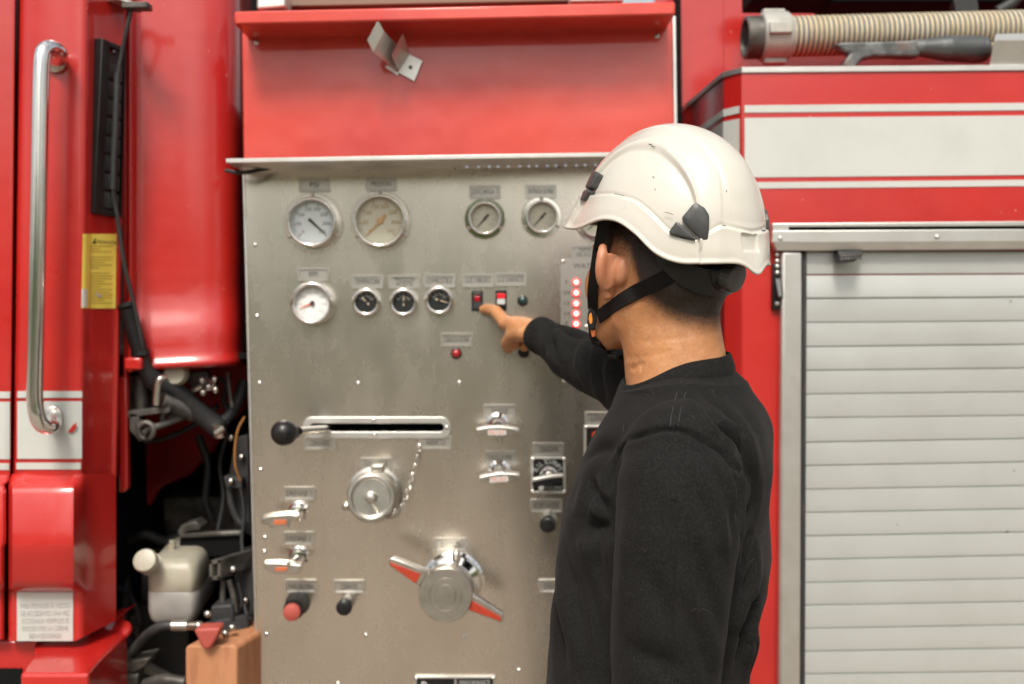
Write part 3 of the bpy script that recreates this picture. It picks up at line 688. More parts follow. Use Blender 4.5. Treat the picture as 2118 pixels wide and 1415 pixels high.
for j in range(8):
    t0 = .115+j*.107
    fbox(mb, .30, .93, t0+.090, t0+.107, .0, .0015)
    for k in range(6): fbox(mb, .32+k*.1, .32+k*.1+.07, t0, t0+.09, .0, .0100)
mb.build('louvre', [m_louv], ve, .0006, 1)
MB().lathe(fr(.5, .055, .014), fr(.5, .055, 1)-fr(.5, .055, 0), [(0, .006), (.003, .005), (.0035, 0)], 14).build('screw', [m_black], ve)
# bracket above the vent
br = MB(); br.prism([P(216, 2, -.075), P(247, 25, -.02), P(246, 74, -.02), P(216, 62, -.075)], (-.002, -.003, 0)); br.prism([P(214, -2, -.075), P(246, -6, -.12), P(303, 12, -.10), P(290, 22, -.07), P(250, 15, -.02)], (0, 0, -.005))
br = br.build('mirror_bracket', [m_alu], truck, .001)
for x, y in ((232, 39), (245, 47)): screw(x, y, -.05, 4, m_grime, br)
MB().box(P(284, 14, -.10), (.05, .03, .012)).build('clamp', [m_grime], br, .002)
MB().tube(spline([P(272, 18, -.10), P(262, 60, -.098), P(252, 110, -.09), P(244, 160, -.088), P(240, 250, -.086), P(236, 330, -.084), P(234, 395, -.082), P(243, 450, -.07), P(256, 540, -.06), P(270, 600, -.05), P(284, 660, -.04), P(296, 722, -.03), P(302, 760, -.0), P(310, 800, .05)], 6), [.0042]*79, 10).build('antenna_cable', [m_rubber], truck)
MB().tube([P(243, 150, -.089), P(239, 260, -.087), P(235, 340, -.085), P(233.5, 392, -.083)], .0062, 10).build('cable_sleeve', [m_rubber], truck)
# rounded rear corner of the cab
RC = [(258, .012), (262, -.004), (268, -.010), (276, -.004), (280, .018), (290, .022), (330, .026), (375, .031), (410, .038), (440, .046), (468, .060), (488, .082), (501, .115), (509, .18), (515, .30), (520, .50)]
rows = [(-30, 0, 0), (150, 0, 0), (350, 0, 0), (560, 0, 0), (615, 0, 0), (640, -.004, 0), (660, -.010, 0), (680, -.017, 0), (700, -.021, 0), (742, -.023, 0), (749, -.027, 0), (756, -.032, 0), (766, -.032, 0), (770, -.02, 0), (770, .03, 0)]
G = [[P(x, y-(x-258)*.055*(1 if y > 600 else 0), Y+dyy*(1 if x > 276 else 0)) for x, Y in RC] for y, dyy, _ in rows]
MB().grid(G).build('cab_rear_corner', [m_red], truck, ang=75, sub=1)
MB().plate([(244, 780), (262, 780), (264, 1008), (258, 1018), (246, 1020)], -.004, .02).build('cab_flange', [m_red], truck, .004, 3)
MB().plate([(253, -30), (260, -30), (262, 790), (254, 790)], .0, .02).build('cab_flange', [m_red], truck, .002)
MB().box(P(278, 752, -.03), (.035, .02, .025)).build('hinge_bracket', [m_red], truck, .004)
# step
q = lambda x, y, Y: P(x, y, Y)
A = [q(42, 1394, -.27), q(183, 1394, -.27), q(205, 1368, -.20), q(262, 1314, -.03)]
Bt = [q(72, 1350, -.16), q(120, 1345, -.15), q(180, 1338, -.13), q(258, 1296, -.0)]
mb = MB(); mb.grid([A, Bt]); mb.grid([A, [a-np.array([0, 0, .4]) for a in A]]); mb.grid([[A[0], Bt[0]], [A[0]-np.array([0, 0, .4]), Bt[0]-np.array([0, 0, .4])]])
mb.grid([Bt, [b+np.array([b[0]*.06, .12, .004]) for b in Bt]])
st = mb.build('cab_step', [m_red], truck, .006, 3, smooth=False)
MB().plate([(-1000, 1326), (75, 1326), (75, 1470), (-1000, 1470)], -.12, .05).build('step_panel', [m_red], truck, .004)
MB().plate([(-1000, 1384), (44, 1384), (44, 1470), (-1000, 1470)], -.125, .02).build('step_recess_dark', [m_blackm], truck)  # flat black plate, the shade of the recess put into its colour
MB().lathe(P(244, 1306, -.02), (0, -.6, 1), [(0, .028), (.006, .026), (.008, .012)], 20).build('step_bolt', [m_red], st)

# ---- engine bay seen through the gap
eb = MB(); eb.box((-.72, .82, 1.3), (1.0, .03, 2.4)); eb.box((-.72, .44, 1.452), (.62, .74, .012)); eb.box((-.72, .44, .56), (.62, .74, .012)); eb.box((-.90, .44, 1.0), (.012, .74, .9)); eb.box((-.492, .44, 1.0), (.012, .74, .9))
eb.build('engine_bay_dark_box', [m_blackm], truck)  # closed near-black box added to keep daylight out of the bay
MB().plate([(225, 740), (520, 740), (520, 800), (505, 850), (470, 880), (440, 935), (390, 985), (330, 1010), (310, 1045), (280, 1062), (225, 1080)], .42, .03).build('wheel_arch', [m_darkred], truck, .01)
lv = MB().tube([P(263, 637, -.035), P(291, 733, -.02)], 17*pxm(-.03), 24).tube([P(260, 628, -.036), P(262.5, 636, -.036)], 19*pxm(-.03), 24).tube([P(290, 726, -.02), P(292, 736, -.02)], 19.5*pxm(-.02), 24).build('tilt_lever', [m_black], truck, label='black tube lever with an open end')
MB().lathe(P(260, 628, -.036), P(260, 628, -.036)-P(263, 637, -.035), [(.0005, .0135), (.001, .0135), (.001, 0)], 20).build('socket', [m_blackm], lv)
MB().lathe(P(260, 628, -.036), P(260, 628, -.036)-P(263, 637, -.035), [(0, .018), (.002, .018), (.002, .0138)], 24, caps=(False, False)).build('rim', [m_cast], lv)
hp = spline([P(294, 736, -.015), P(303, 765, .0), P(322, 788, .02), P(352, 803, .04), P(392, 838, .07), P(428, 866, .09), P(458, 890, .1)], 6)
MB().tube(hp, [.0125+.010*min(1, i/10) for i in range(len(hp))], 18).build('rubber_hose', [m_rubber], truck)
MB().tube(spline([P(452, 878, .1), P(475, 858, .12), P(492, 830, .14), P(505, 790, .16)], 6), .013, 14).build('rubber_hose', [m_rubber], truck)
MB().tube([P(452, 874, .08), P(457, 900, .09)], .016, 14).tube([P(446, 896, .06), P(464, 884, .06)], .007, 10).build('hose_clamp', [m_cast], truck)
MB().lathe(P(366, 772, .05), P(352, 776, -.02)-P(372, 770, .08), [(0, .026), (.02, .026), (.03, .02), (.03, 0)], 24).build('filler_cap', [m_tankw], truck)
MB().tube(spline([P(343, 782, -.01), P(332, 784, -.02), P(326, 796, -.02), P(323, 838, -.02)], 5), .0075, 12).build('hook_rod', [m_cast], truck)
cl = MB(); a, b = P(332, 826, .0), P(400, 858, .08)
for k in range(14): cl.lathe(a+(b-a)*k/14, b-a, [(0, .014), (.003, .0165), (.006, .014)], 18)
cl.build('spring', [m_grime], truck)
bk = MB(); bk.tube([P(293, 778, .04), P(294, 850, .04)], .015, 16); bk.prism([P(262, 850, -.0), P(350, 842, -.0), P(352, 852, -.0), P(264, 864, -.0)], (0, .05, 0)); bk.prism([P(266, 780, .06), P(330, 800, .06), P(340, 850, .06), P(266, 856, .06)], (0, .02, 0))
bk.prism([P(268, 856, .0), P(284, 856, .0), P(303, 900, .0), P(290, 914, .0), P(268, 890, .0)], (0, .02, 0)); bk.tube([P(302+16*math.cos(2*PI*k/16), 891+17*math.sin(2*PI*k/16), -.01) for k in range(17)], .006, 8); bk.tube([P(297, 896, -.03), P(310, 888, 0)], .006, 8)
bk.tube([P(318, 884, .0), P(350, 874, .02), P(392, 858, .08)], .007, 10); bk.tube([P(338, 878, .03), P(336, 858, .03), P(348, 848, .03)], .007, 10); bk.tube([P(350, 862, .05), P(372, 852, .05)], .011, 12)
bk.build('cab_latch_mechanism', [m_grime], truck, .002)
ft = MB(); ft.tube([P(398, 808, .08), P(420, 796, .08)], .008, 8); ft.tube([P(421, 798, .08), P(448, 792, .08)], .014, 6)
for x, y in ((418, 786), (432, 800), (444, 784), (446, 806), (420, 812)): ft.ball(P(x, y, .06), .008, 0, 10)
ft.build('hose_fitting', [m_cast], truck)
MB().prism([P(378, 772, .1), P(428, 766, .1), P(436, 790, .1), P(412, 812, .1), P(392, 800, .1)], (0, .02, 0)).build('mount_plate', [m_grime], truck, .003)
MB().tube(spline([P(470, 770, .1), P(474, 800, .1), P(480, 842, .1)], 6), .004, 8).build('wire', [m_grime], truck)
MB().tube(spline([P(506, 862, .06), P(492, 890, .06), P(486, 930, .06), P(487, 965, .06), P(497, 994, .07)], 6), .0026, 8).build('wire', [m_wire], truck)
# black frame column at the right of the gap
fc = MB(); fc.prism([P(486, 905, .14), P(512, 900, .14), P(519, 1110, .14), P(486, 1090, .14), P(470, 1000, .14)], (0, .05, 0)); fc.tube(spline([P(474, 1000, .12), P(478, 1040, .12), P(492, 1075, .12), P(512, 1090, .12)], 5), .008, 10)
fc.prism([P(483, 1150, .08), P(522, 1140, .08), P(526, 1300, .08), P(490, 1300, .08)], (0, .08, 0)); fc.prism([P(462, 985, .1), P(500, 990, .1), P(502, 1012, .1), P(466, 1008, .1)], (0, .03, 0))
fc = fc.build('support_frame', [m_rubber], truck, .003)
for x, y, Y in ((478, 995, .09), (508, 1242, .07), (503, 1165, .07), (478, 905, .12), (500, 945, .13)): MB().ball(P(x, y, Y), .0075, 0, 12).build('bolt', [m_cast], fc)
rb = MB(); rb.prism([P(368, 1104, .12), P(500, 1098, .12), P(500, 1108, .12), P(372, 1114, .12)], (0, .02, 0)); rb.prism([P(366, 1100, .12), P(376, 1086, .12), P(404, 1078, .12), P(418, 1090, .12), P(412, 1098, .12), P(386, 1100, .12), P(372, 1110, .12)], (0, .05, 0))
rb.build('tank_bracket', [m_grime], truck, .003)
MB().prism([P(372, 1115, .13), P(498, 1108, .13), P(498, 1150, .13), P(372, 1150, .13)], (0, .05, 0)).build('bracket_web', [m_blackm], truck)
bt = MB(); bt.ring(rrect(433, 1160, 456, 1199, 3, 3), rrect(438, 1166, 451, 1193, 2, 3), -.02, .0, 0) if False else None
for pts in ([(433, 1160), (456, 1158), (456, 1165), (433, 1167)], [(433, 1193), (456, 1192), (456, 1199), (433, 1200)], [(433, 1160), (439, 1160), (439, 1199), (433, 1200)], [(450, 1158), (456, 1158), (456, 1199), (450, 1199)]):
    bt.prism([P(x, y, .0) for x, y in pts], (.05, .09, 0))
bt = bt.build('square_tube_mount', [m_grime], truck, .001)
MB().ball(P(482, 1177, .03), .007, 0, 12).build('bolt', [m_alu], bt)
wr = MB(); wr.tube(spline([P(474, 1200, .02), P(482, 1230, .02), P(486, 1262, .02), P(480, 1290, .02)], 6), .006, 10); wr.tube(spline([P(462, 1200, .03), P(461, 1230, .03), P(460, 1255, .03)], 5), .006, 10)
wr.build('cable', [m_grime], truck)
mb = MB(); mb.prism([P(436, 1254, .0), P(480, 1250, .0), P(486, 1288, .0), P(434, 1290, .0)], (0, .06, 0)); mb.prism([P(420, 1288, -.03), P(512, 1270, .02), P(518, 1300, .02), P(450, 1336, -.03), P(420, 1318, -.03)], (0, .05, -.01)); mb.build('battery_cover', [m_rubber], truck, .005)
for x, y in ((480, 1298), (466, 1310), (430, 1270)): MB().ball(P(x, y, -.04), .008, 0, 12).build('bolt', [m_cast], truck)
# fluid tank: milky body with a level line
def tank_ring(y, ins, z=None):
    o, a_, b_ = P(300, y, .0), P(408, y, .0)-P(300, y, .0), P(452, y-10, .26)-P(408, y, .0)
    b_[2] = 0; ra = ins/np.linalg.norm(a_); rb_ = ins/np.linalg.norm(b_)
    return [o+a_*s_+b_*t_ for s_, t_ in rrect(ra, rb_, 1-ra, 1-rb_, .16, 6)]
mb = MB(); G = []; lv_ = []
for y, ins in ((1160, .030), (1161, .022), (1164, .013), (1170, .006), (1180, .002), (1196, 0), (1224, 0), (1226, .0012), (1228, 0), (1268, .0), (1284, .003), (1291, .008), (1296, .016)):
    r_ = tank_ring(y, ins); G.append(r_+[r_[0]])
mb.grid(G[:8], 0); mb.grid(G[7:], 1); mb.add(G[0][:-1], [tuple(range(len(G[0])-1))]); mb.add(G[-1][:-1], [tuple(range(len(G[0])-1))])
tank = mb.build('fluid_tank', [m_tankw, m_fluid], truck, ang=60, label='milky plastic fluid tank with a round filler neck')
a, b = P(330, 1178, .06), P(301, 1160, -.03)
MB().lathe(a, b-a, [(0, .022), (.05, .023), (.062, .024)], 28).build('filler_neck', [m_tankw], tank)
MB().lathe(b-(b-a)*.14, b-a, [(0, .0235), (.016, .0245), (.022, .022), (.024, .012), (.024, 0)], 32).build('cap', [m_tankw], tank)
MB().tube([P(354, 1150, .1), P(357, 1118, .1)], .007, 12).build('breather', [m_tankw], tank)
# orange box with funnel
ob = MB().prism([P(383, 1341, -.09), P(389, 1335, -.09), P(484, 1335, -.09), P(490, 1341, -.09), P(490, 1475, -.09), P(383, 1475, -.09)], (.065, .22, .0)).build('battery_box', [m_obox], truck, .004, 3, label='orange painted box at the bottom of the gap')
MB().prism([P(400, 1304, -.11), P(408, 1301, -.11), P(450, 1299, -.11), P(456, 1302, -.11), P(448, 1320, -.11), P(438, 1338, -.11), P(428, 1346, -.11), P(416, 1338, -.11), P(408, 1320, -.11)], (0, .04, 0)).build('release_handle', [m_knobred], truck, .005, 3)
hs = spline([P(258, 1372, .05), P(276, 1345, .0), P(305, 1312, -.04), P(335, 1295, -.06), P(362, 1294, -.06)], 6)
MB().tube(hs, .0095, 14).build('rubber_hose', [m_rubber], truck)
fi = MB(); fi.tube([P(356, 1294, -.06), P(388, 1294, -.06)], .011, 14)
for k in range(4): fi.lathe(P(388+k*5, 1294, -.06), (1, 0, 0), [(0, .008), (.002, .0095), (.004, .008)], 14)
fi.ball(P(411, 1294, -.06), .010, 0, 12); fi.build('hose_fitting', [m_cast], truck)
cm = MB(); cm.prism([P(262, 1376, -.02), P(272, 1368, -.02), P(312, 1360, -.02), P(300, 1380, -.02), P(278, 1392, -.02), P(262, 1388, -.02)], (0, .06, .0)); cm.tube([P(264, 1352, .02), P(276, 1372, .02)], .012, 10)
cm.build('chassis_linkage', [m_grime], truck, .003); cm = MB()
cm.tube([P(262, 1400, .0), P(292, 1402, .0)], .02, 14); cm.build('chassis_linkage', [m_grime], truck, .003); cm = MB()
cm.tube(spline([P(298, 1378, .1), P(340, 1400, .12), P(380, 1420, .14)], 4), .013, 12); cm.build('chassis_linkage', [m_grime], truck); cm = MB()
cm.tube(spline([P(300, 1416, -.02), P(340, 1406, -.04), P(384, 1412, -.04)], 5), .012, 12)
cm.build('chassis_linkage', [m_grime], truck, .003)
for pts, r_, m_ in (([(262, 1120, .3), (300, 1105, .28), (350, 1118, .3), (420, 1070, .33)], .012, m_rubber), ([(250, 1180, .3), (262, 1230, .26), (256, 1290, .24), (275, 1340, .2)], .014, m_rubber), ([(245, 1215, .22), (275, 1240, .2), (290, 1290, .16)], .006, m_rubber),
                    ([(410, 900, .3), (430, 960, .3), (425, 1030, .3), (440, 1080, .3)], .009, m_rubber), ([(470, 900, .22), (455, 960, .24), (462, 1030, .22), (450, 1100, .2)], .005, m_rubber), ([(300, 915, .2), (345, 905, .2), (400, 880, .22), (450, 840, .2)], .006, m_rubber),
                    ([(455, 780, .2), (470, 800, .2), (462, 830, .2), (480, 860, .2)], .006, m_rubber), ([(498, 1010, .1), (505, 1060, .1), (500, 1120, .09), (508, 1180, .07)], .004, m_rubber), ([(492, 1205, .05), (500, 1240, .05), (494, 1275, .04), (510, 1288, .03)], .004, m_rubber), ([(505, 1250, .04), (512, 1275, .03), (520, 1280, .02)], .0035, m_rubber)):
    MB().tube(spline([P(*p) for p in pts], 6), r_, 10).build('hose' if r_ > .008 else 'wire', [m_], truck)
eg = MB(); eg.box(P(300, 1190, .5), (.22, .1, .16)); eg.lathe(P(285, 1215, .4), OUT, [(0, .06), (.02, .06), (.03, .045), (.03, .02), (.04, .02), (.04, 0)], 28); eg.box(P(430, 1060, .55), (.2, .1, .1)); eg.box(P(268, 1310, .3), (.06, .05, .10))
eg.build('engine_block', [m_grime], truck, .012, 3)
MB().plate([(225, 1260), (390, 1250), (390, 1480), (225, 1480)], .3, .04).build('chassis_plate', [m_rubber], truck)
# ========================================= signed-distance modelling (person)
def _smin(a, b, k):
    h = np.clip(.5+.5*(b-a)/k, 0, 1); return b+(a-b)*h-k*h*(1-h)
class Field:
    def __init__(s): s.p = []
    def cone(s, a, b, ra, rb, k=.01):
        a, b = np.asarray(a, float), np.asarray(b, float)
        ba = b-a; L2 = ba@ba
        def f(P_):
            h = np.clip((P_-a)@ba/L2, 0, 1); return np.linalg.norm(P_-a-h[:, None]*ba, axis=1)-(ra+(rb-ra)*h)
        s.p.append((f, (a+b)/2, math.sqrt(L2)/2+max(ra, rb), k)); return s
    def chain(s, pts, rs, k=.01):
        tmp = Field()
        for i in range(len(pts)-1): tmp.cone(pts[i], pts[i+1], rs[i], rs[i+1], 0)
        fs = [q[0] for q in tmp.p]; A = np.array([np.asarray(q, float) for q in pts]); c = (A.min(0)+A.max(0))/2
        def f(P_):
            d = fs[0](P_)
            for g in fs[1:]: d = np.minimum(d, g(P_))
            return d
        s.p.append((f, c, np.linalg.norm(A-c, axis=1).max()+max(rs), k)); return s
    def ell(s, c, r, R=None, k=.01, neg=False):
        c = np.asarray(c, float); r = np.asarray(r, float); R = np.eye(3) if R is None else np.asarray(R, float)
        def f(P_):
            q = (P_-c)@R.T; k0 = np.linalg.norm(q/r, axis=1); k1 = np.linalg.norm(q/(r*r), axis=1); return k0*(k0-1)/np.maximum(k1, 1e-9)
        s.p.append((f, c, max(r), -k if neg else k)); return s
    def loft(s, rows, fw, lf, k=.02, n=2.3):
        """rows: (z, cx, cy, half front-back, half side)"""
        A = np.array(rows, float); A = A[np.argsort(A[:, 0])]; fw = np.asarray(fw); lf = np.asarray(lf)
        def f(P_):
            z = np.clip(P_[:, 2], A[0, 0], A[-1, 0]); g = [np.interp(z, A[:, 0], A[:, i]) for i in range(1, 5)]
            d = P_[:, :2]-np.stack(g[:2], 1); u = np.abs(d@fw[:2])/g[2]; v = np.abs(d@lf[:2])/g[3]
            rr = (u**n+v**n)**(1/n); m = np.minimum(g[2], g[3]); dd = (rr-1)*m
            return np.maximum(dd, np.abs(P_[:, 2]-(A[0, 0]+A[-1, 0])/2)-(A[-1, 0]-A[0, 0])/2)
        c = np.array([A[:, 1].mean(), A[:, 2].mean(), (A[0, 0]+A[-1, 0])/2]); s.p.append((f, c, .5*(A[-1, 0]-A[0, 0])+A[:, 3:].max()+.1, k)); return s
    def ev(s, P_, cull=None):
        d = np.full(len(P_), 1e3)
        for f, c, r, k in s.p:
            if cull is not None and np.linalg.norm(cull[0]-c) > r+cull[1]+.05: continue
            q = f(P_)
            d = -_smin(-d, q, -k) if k < 0 else (_smin(d, q, k) if k > 0 else np.minimum(d, q))
        return d
    def grad(s, P_, e=5e-4):
        g = np.stack([s.ev(P_+np.eye(3)[i]*e)-s.ev(P_-np.eye(3)[i]*e) for i in range(3)], 1); return g/np.maximum(np.linalg.norm(g, axis=1), 1e-9)[:, None]
    def bvh(s, V, F):
        from mathutils.bvhtree import BVHTree
        s.tree = BVHTree.FromPolygons([Vector(v) for v in V], [tuple(map(int, f)) for f in F])
    def hit(s, px, py, far=3.0):
        if getattr(s, 'tree', None):
            l = s.tree.ray_cast(Vector(CC), Vector(ray(px, py)).normalized(), far)[0]
            return None if l is None else np.array(l)
        d = ray(px, py); d = d/np.linalg.norm(d); t = .6
        for _ in range(160):
            q = CC+d*t; v = s.ev(q[None])[0]
            if v < 2e-4: return q
            t += max(v*.7, 1e-4)
            if t > far: return None
        return None
    def mesh(s, lo, hi, h, B=20):
        lo, hi = np.asarray(lo, float), np.asarray(hi, float); nb = np.ceil((hi-lo)/(h*B)).astype(int); R = B*h*.9
        N = nb*B+4
        ids, cv, quads = [], [], []
        g = np.arange(B+2)
        loc = np.stack(np.meshgrid(g, g, g, indexing='ij'), -1)
        for bx in range(nb[0]):
            for by in range(nb[1]):
                for bz in range(nb[2]):
                    o = np.array([bx, by, bz])*B; c = lo+(o+B/2)*h
                    if abs(s.ev(c[None], (c, R))[0]) > R*1.5+.012: continue
                    D = s.ev((lo+(o+loc-0)*h).reshape(-1, 3), (c, R*1.1)).reshape(B+2, B+2, B+2)
                    inside = D < 0
                    if inside.all() or not inside.any(): continue
                    m = B+1; acc = np.zeros((m, m, m, 3)); cnt = np.zeros((m, m, m))
                    corners = [(i, j, k) for i in (0, 1) for j in (0, 1) for k in (0, 1)]
                    for a in range(8):
                        for ax in range(3):
                            ca = corners[a]
                            if ca[ax]: continue
                            cb = list(ca); cb[ax] = 1
                            A = D[ca[0]:ca[0]+m, ca[1]:ca[1]+m, ca[2]:ca[2]+m]; C = D[cb[0]:cb[0]+m, cb[1]:cb[1]+m, cb[2]:cb[2]+m]
                            x = (A < 0) != (C < 0); t = np.where(x, A/np.where(x, A-C, 1), 0)
                            for q in range(3): acc[..., q] += np.where(x, ca[q]+(t if q == ax else 0), 0)
                            cnt += x
                    I = np.argwhere(cnt > 0); v = acc[cnt > 0]/cnt[cnt > 0][:, None]
                    gi = I+o; ids.append((gi[:, 0]*N[1]+gi[:, 1])*N[2]+gi[:, 2]); cv.append(lo+(gi+v)*h)
                    for ax in range(3):
                        b, c2 = (ax+1) % 3, (ax+2) % 3
                        e = np.zeros(3, int); e[ax] = 1
                        # owned lattice points 1..B
                        s0 = inside[1:B+1, 1:B+1, 1:B+1]; sl = [slice(1+e[q], B+1+e[q]) for q in range(3)]
                        x = np.argwhere(s0 != inside[tuple(sl)])+1
                        if not len(x): continue
                        fl = inside[x[:, 0], x[:, 1], x[:, 2]]
                        eb = np.zeros(3, int); eb[b] = 1; ec = np.zeros(3, int); ec[c2] = 1
                        cs = [x+o, x+o-eb, x+o-eb-ec, x+o-ec]; Q = np.stack([(q[:, 0]*N[1]+q[:, 1])*N[2]+q[:, 2] for q in cs], 1)
                        Q[~fl] = Q[~fl][:, ::-1]; quads.append(Q)
        ids = np.concatenate(ids); cv = np.concatenate(cv); Q = np.concatenate(quads)
        u, first = np.unique(ids, return_index=True); V = cv[first]
        pos = np.searchsorted(u, Q); pos = np.clip(pos, 0, len(u)-1); ok = (u[pos] == Q).all(1); F = pos[ok]
        for _ in range(2):
            gnr = s.grad(V); V = V-gnr*np.clip(s.ev(V), -h, h)[:, None]*.8
        return V, F
def np_mesh(name, V, F, mats, parent=None, fmat=None, smooth=True):
    me = bpy.data.meshes.new(name); me.vertices.add(len(V)); me.vertices.foreach_set('co', np.ascontiguousarray(V, dtype=np.float32).ravel())
    F = np.asarray(F); n = F.shape[1]
    me.loops.add(F.size); me.loops.foreach_set('vertex_index', F.astype(np.int32).ravel())
    me.polygons.add(len(F)); me.polygons.foreach_set('loop_start', np.arange(0, F.size, n, dtype=np.int32)); me.polygons.foreach_set('loop_total', np.full(len(F), n, dtype=np.int32))
    me.update(calc_edges=True); me.validate()
    for m in mats: me.materials.append(m)
    if fmat is not None: me.polygons.foreach_set('material_index', np.asarray(fmat, dtype=np.int32))
    me.polygons.foreach_set('use_smooth', [smooth]*len(me.polygons)); me.update()
    o = bpy.data.objects.new(name, me); COL.objects.link(o)
    if parent is not None: put(o, parent)
    return o
def seg_dist(V, pts):
    p = np.asarray(pts); best = np.full(len(V), 1e9); tt = np.zeros(len(V))
    for i in range(len(p)-1):
        ba = p[i+1]-p[i]; L2 = max(ba@ba, 1e-12); h = np.clip((V-p[i])@ba/L2, 0, 1); d = np.linalg.norm(V-p[i]-h[:, None]*ba, axis=1)
        m = d < best; best[m] = d[m]; tt[m] = (i+h[m])/(len(p)-1)
    return best, tt
# ================================================================ the person
person = empty('person', (.24, -.68, 0), 'person in a black sweatshirt and white helmet, seen from behind, pressing a switch', 'person')
HO = np.array([.2315, -.66, 1.650]); HL, HW, HH = .1457, .1128, .1504
_a, _t = math.radians(38), math.radians(13.03)
_f0 = np.array([-math.sin(_a), math.cos(_a), 0]); _u0 = np.array([0, 0, 1.])
HF = _f0*math.cos(_t)+_u0*math.sin(_t); HS = np.array([-math.cos(_a), -math.sin(_a), 0]); HU = -_f0*math.sin(_t)+_u0*math.cos(_t)
HM = np.stack([HF, HS, HU])
def hd(f, l, u): return HO+f*HF+l*HS+u*HU            # head frame: forward, left, up
def tohd(V): return (V-HO)@HM.T
BF = Field()
def nrm3(v): return np.asarray(v)/np.linalg.norm(v)
# cranium and face
BF.ell(hd(-.004, 0, -.012), (.098, .0775, .098), HM, .01)
BF.ell(hd(-.03, 0, -.05), (.070, .070, .062), HM, .03)
BF.ell(hd(.045, 0, -.085), (.056, .061, .092), HM, .03)
BF.ell(hd(.058, .052, -.085), (.030, .022, .034), HM, .02); BF.ell(hd(.058, -.052, -.085), (.030, .022, .034), HM, .02)
BF.ell(hd(.083, 0, -.035), (.022, .056, .018), HM, .015)                      # brow
for s in (1, -1):
    BF.chain([hd(.004, s*.060, -.075), hd(.006, s*.055, -.124), hd(.045, s*.035, -.155), hd(.084, s*.010, -.168)], [.014, .016, .017, .016], .025)
BF.ell(hd(.088, 0, -.166), (.016, .020, .016), HM, .015)
BF.chain([hd(.098, 0, -.045), hd(.118, 0, -.085), hd(.110, 0, -.094)], [.007, .011, .009], .012)   # nose
for s in (1, -1):
    BF.ell(hd(.108, s*.013, -.092), (.010, .008, .008), HM, .006)
    BF.ell(hd(.094, s*.032, -.055), (.012, .017, .011), HM, .012, neg=True)  # eye socket
    BF.ell(hd(.083, s*.032, -.055), (.0125, .0125, .0125), HM, .002)
    BF.ell(hd(.088, s*.032, -.049), (.011, .015, .006), HM, .003)
BF.ell(hd(.103, 0, -.122), (.008, .022, .0045), HM, .005); BF.ell(hd(.101, 0, -.131), (.008, .020, .0055), HM, .005)
# ears
for s in (1, -1):
    e = lambda f, l, u: hd(f, s*l, u)
    hel = [e(.034, .082, -.046), e(.030, .088, -.034), e(.022, .098, -.026), e(.015, .105, -.034), e(.012, .1075, -.047), e(.011, .105, -.062), e(.012, .098, -.074), e(.012, .091, -.083)]
    hs_ = spline(hel+[e(.012, .0865, -.0905)], 5); BF.chain(hs_, list(np.interp(np.linspace(0, 8, len(hs_)), range(9), [.0042, .0050, .0058, .0066, .0068, .0064, .0058, .0056, .0062])), .004)
    av = nrm3(HF*.011+s*HS*.027); cv_ = np.cross(av, HU); BF.ell(e(.006, .093, -.055), (.019, .025, .0034), np.stack([av, HU, cv_]), .005)
    BF.ell(e(-.0045, .082, -.053), (.0105, .0110, .020), HM, .006)             # concha seen from behind
    BF.ell(e(.020, .094, -.052), (.008, .011, .016), HM, .004, neg=True)     # hollow in front
# neck
N0, N1 = hd(-.032, 0, -.115), np.array([.238, -.672, 1.435])
BF.cone(N0, N1, .0585, .064, .022)
BF.cone(hd(-.068, -.004, -.085), np.array([.266, -.690, 1.45]), .028, .045, .02)   # nape muscle
BF.cone(hd(-.012, .058, -.100), np.array([.200, -.655, 1.452]), .018, .022, .02)  # sternomastoid
BF.ell(N1+np.array([0, 0, -.05]), (.075, .095, .04), None, .03)
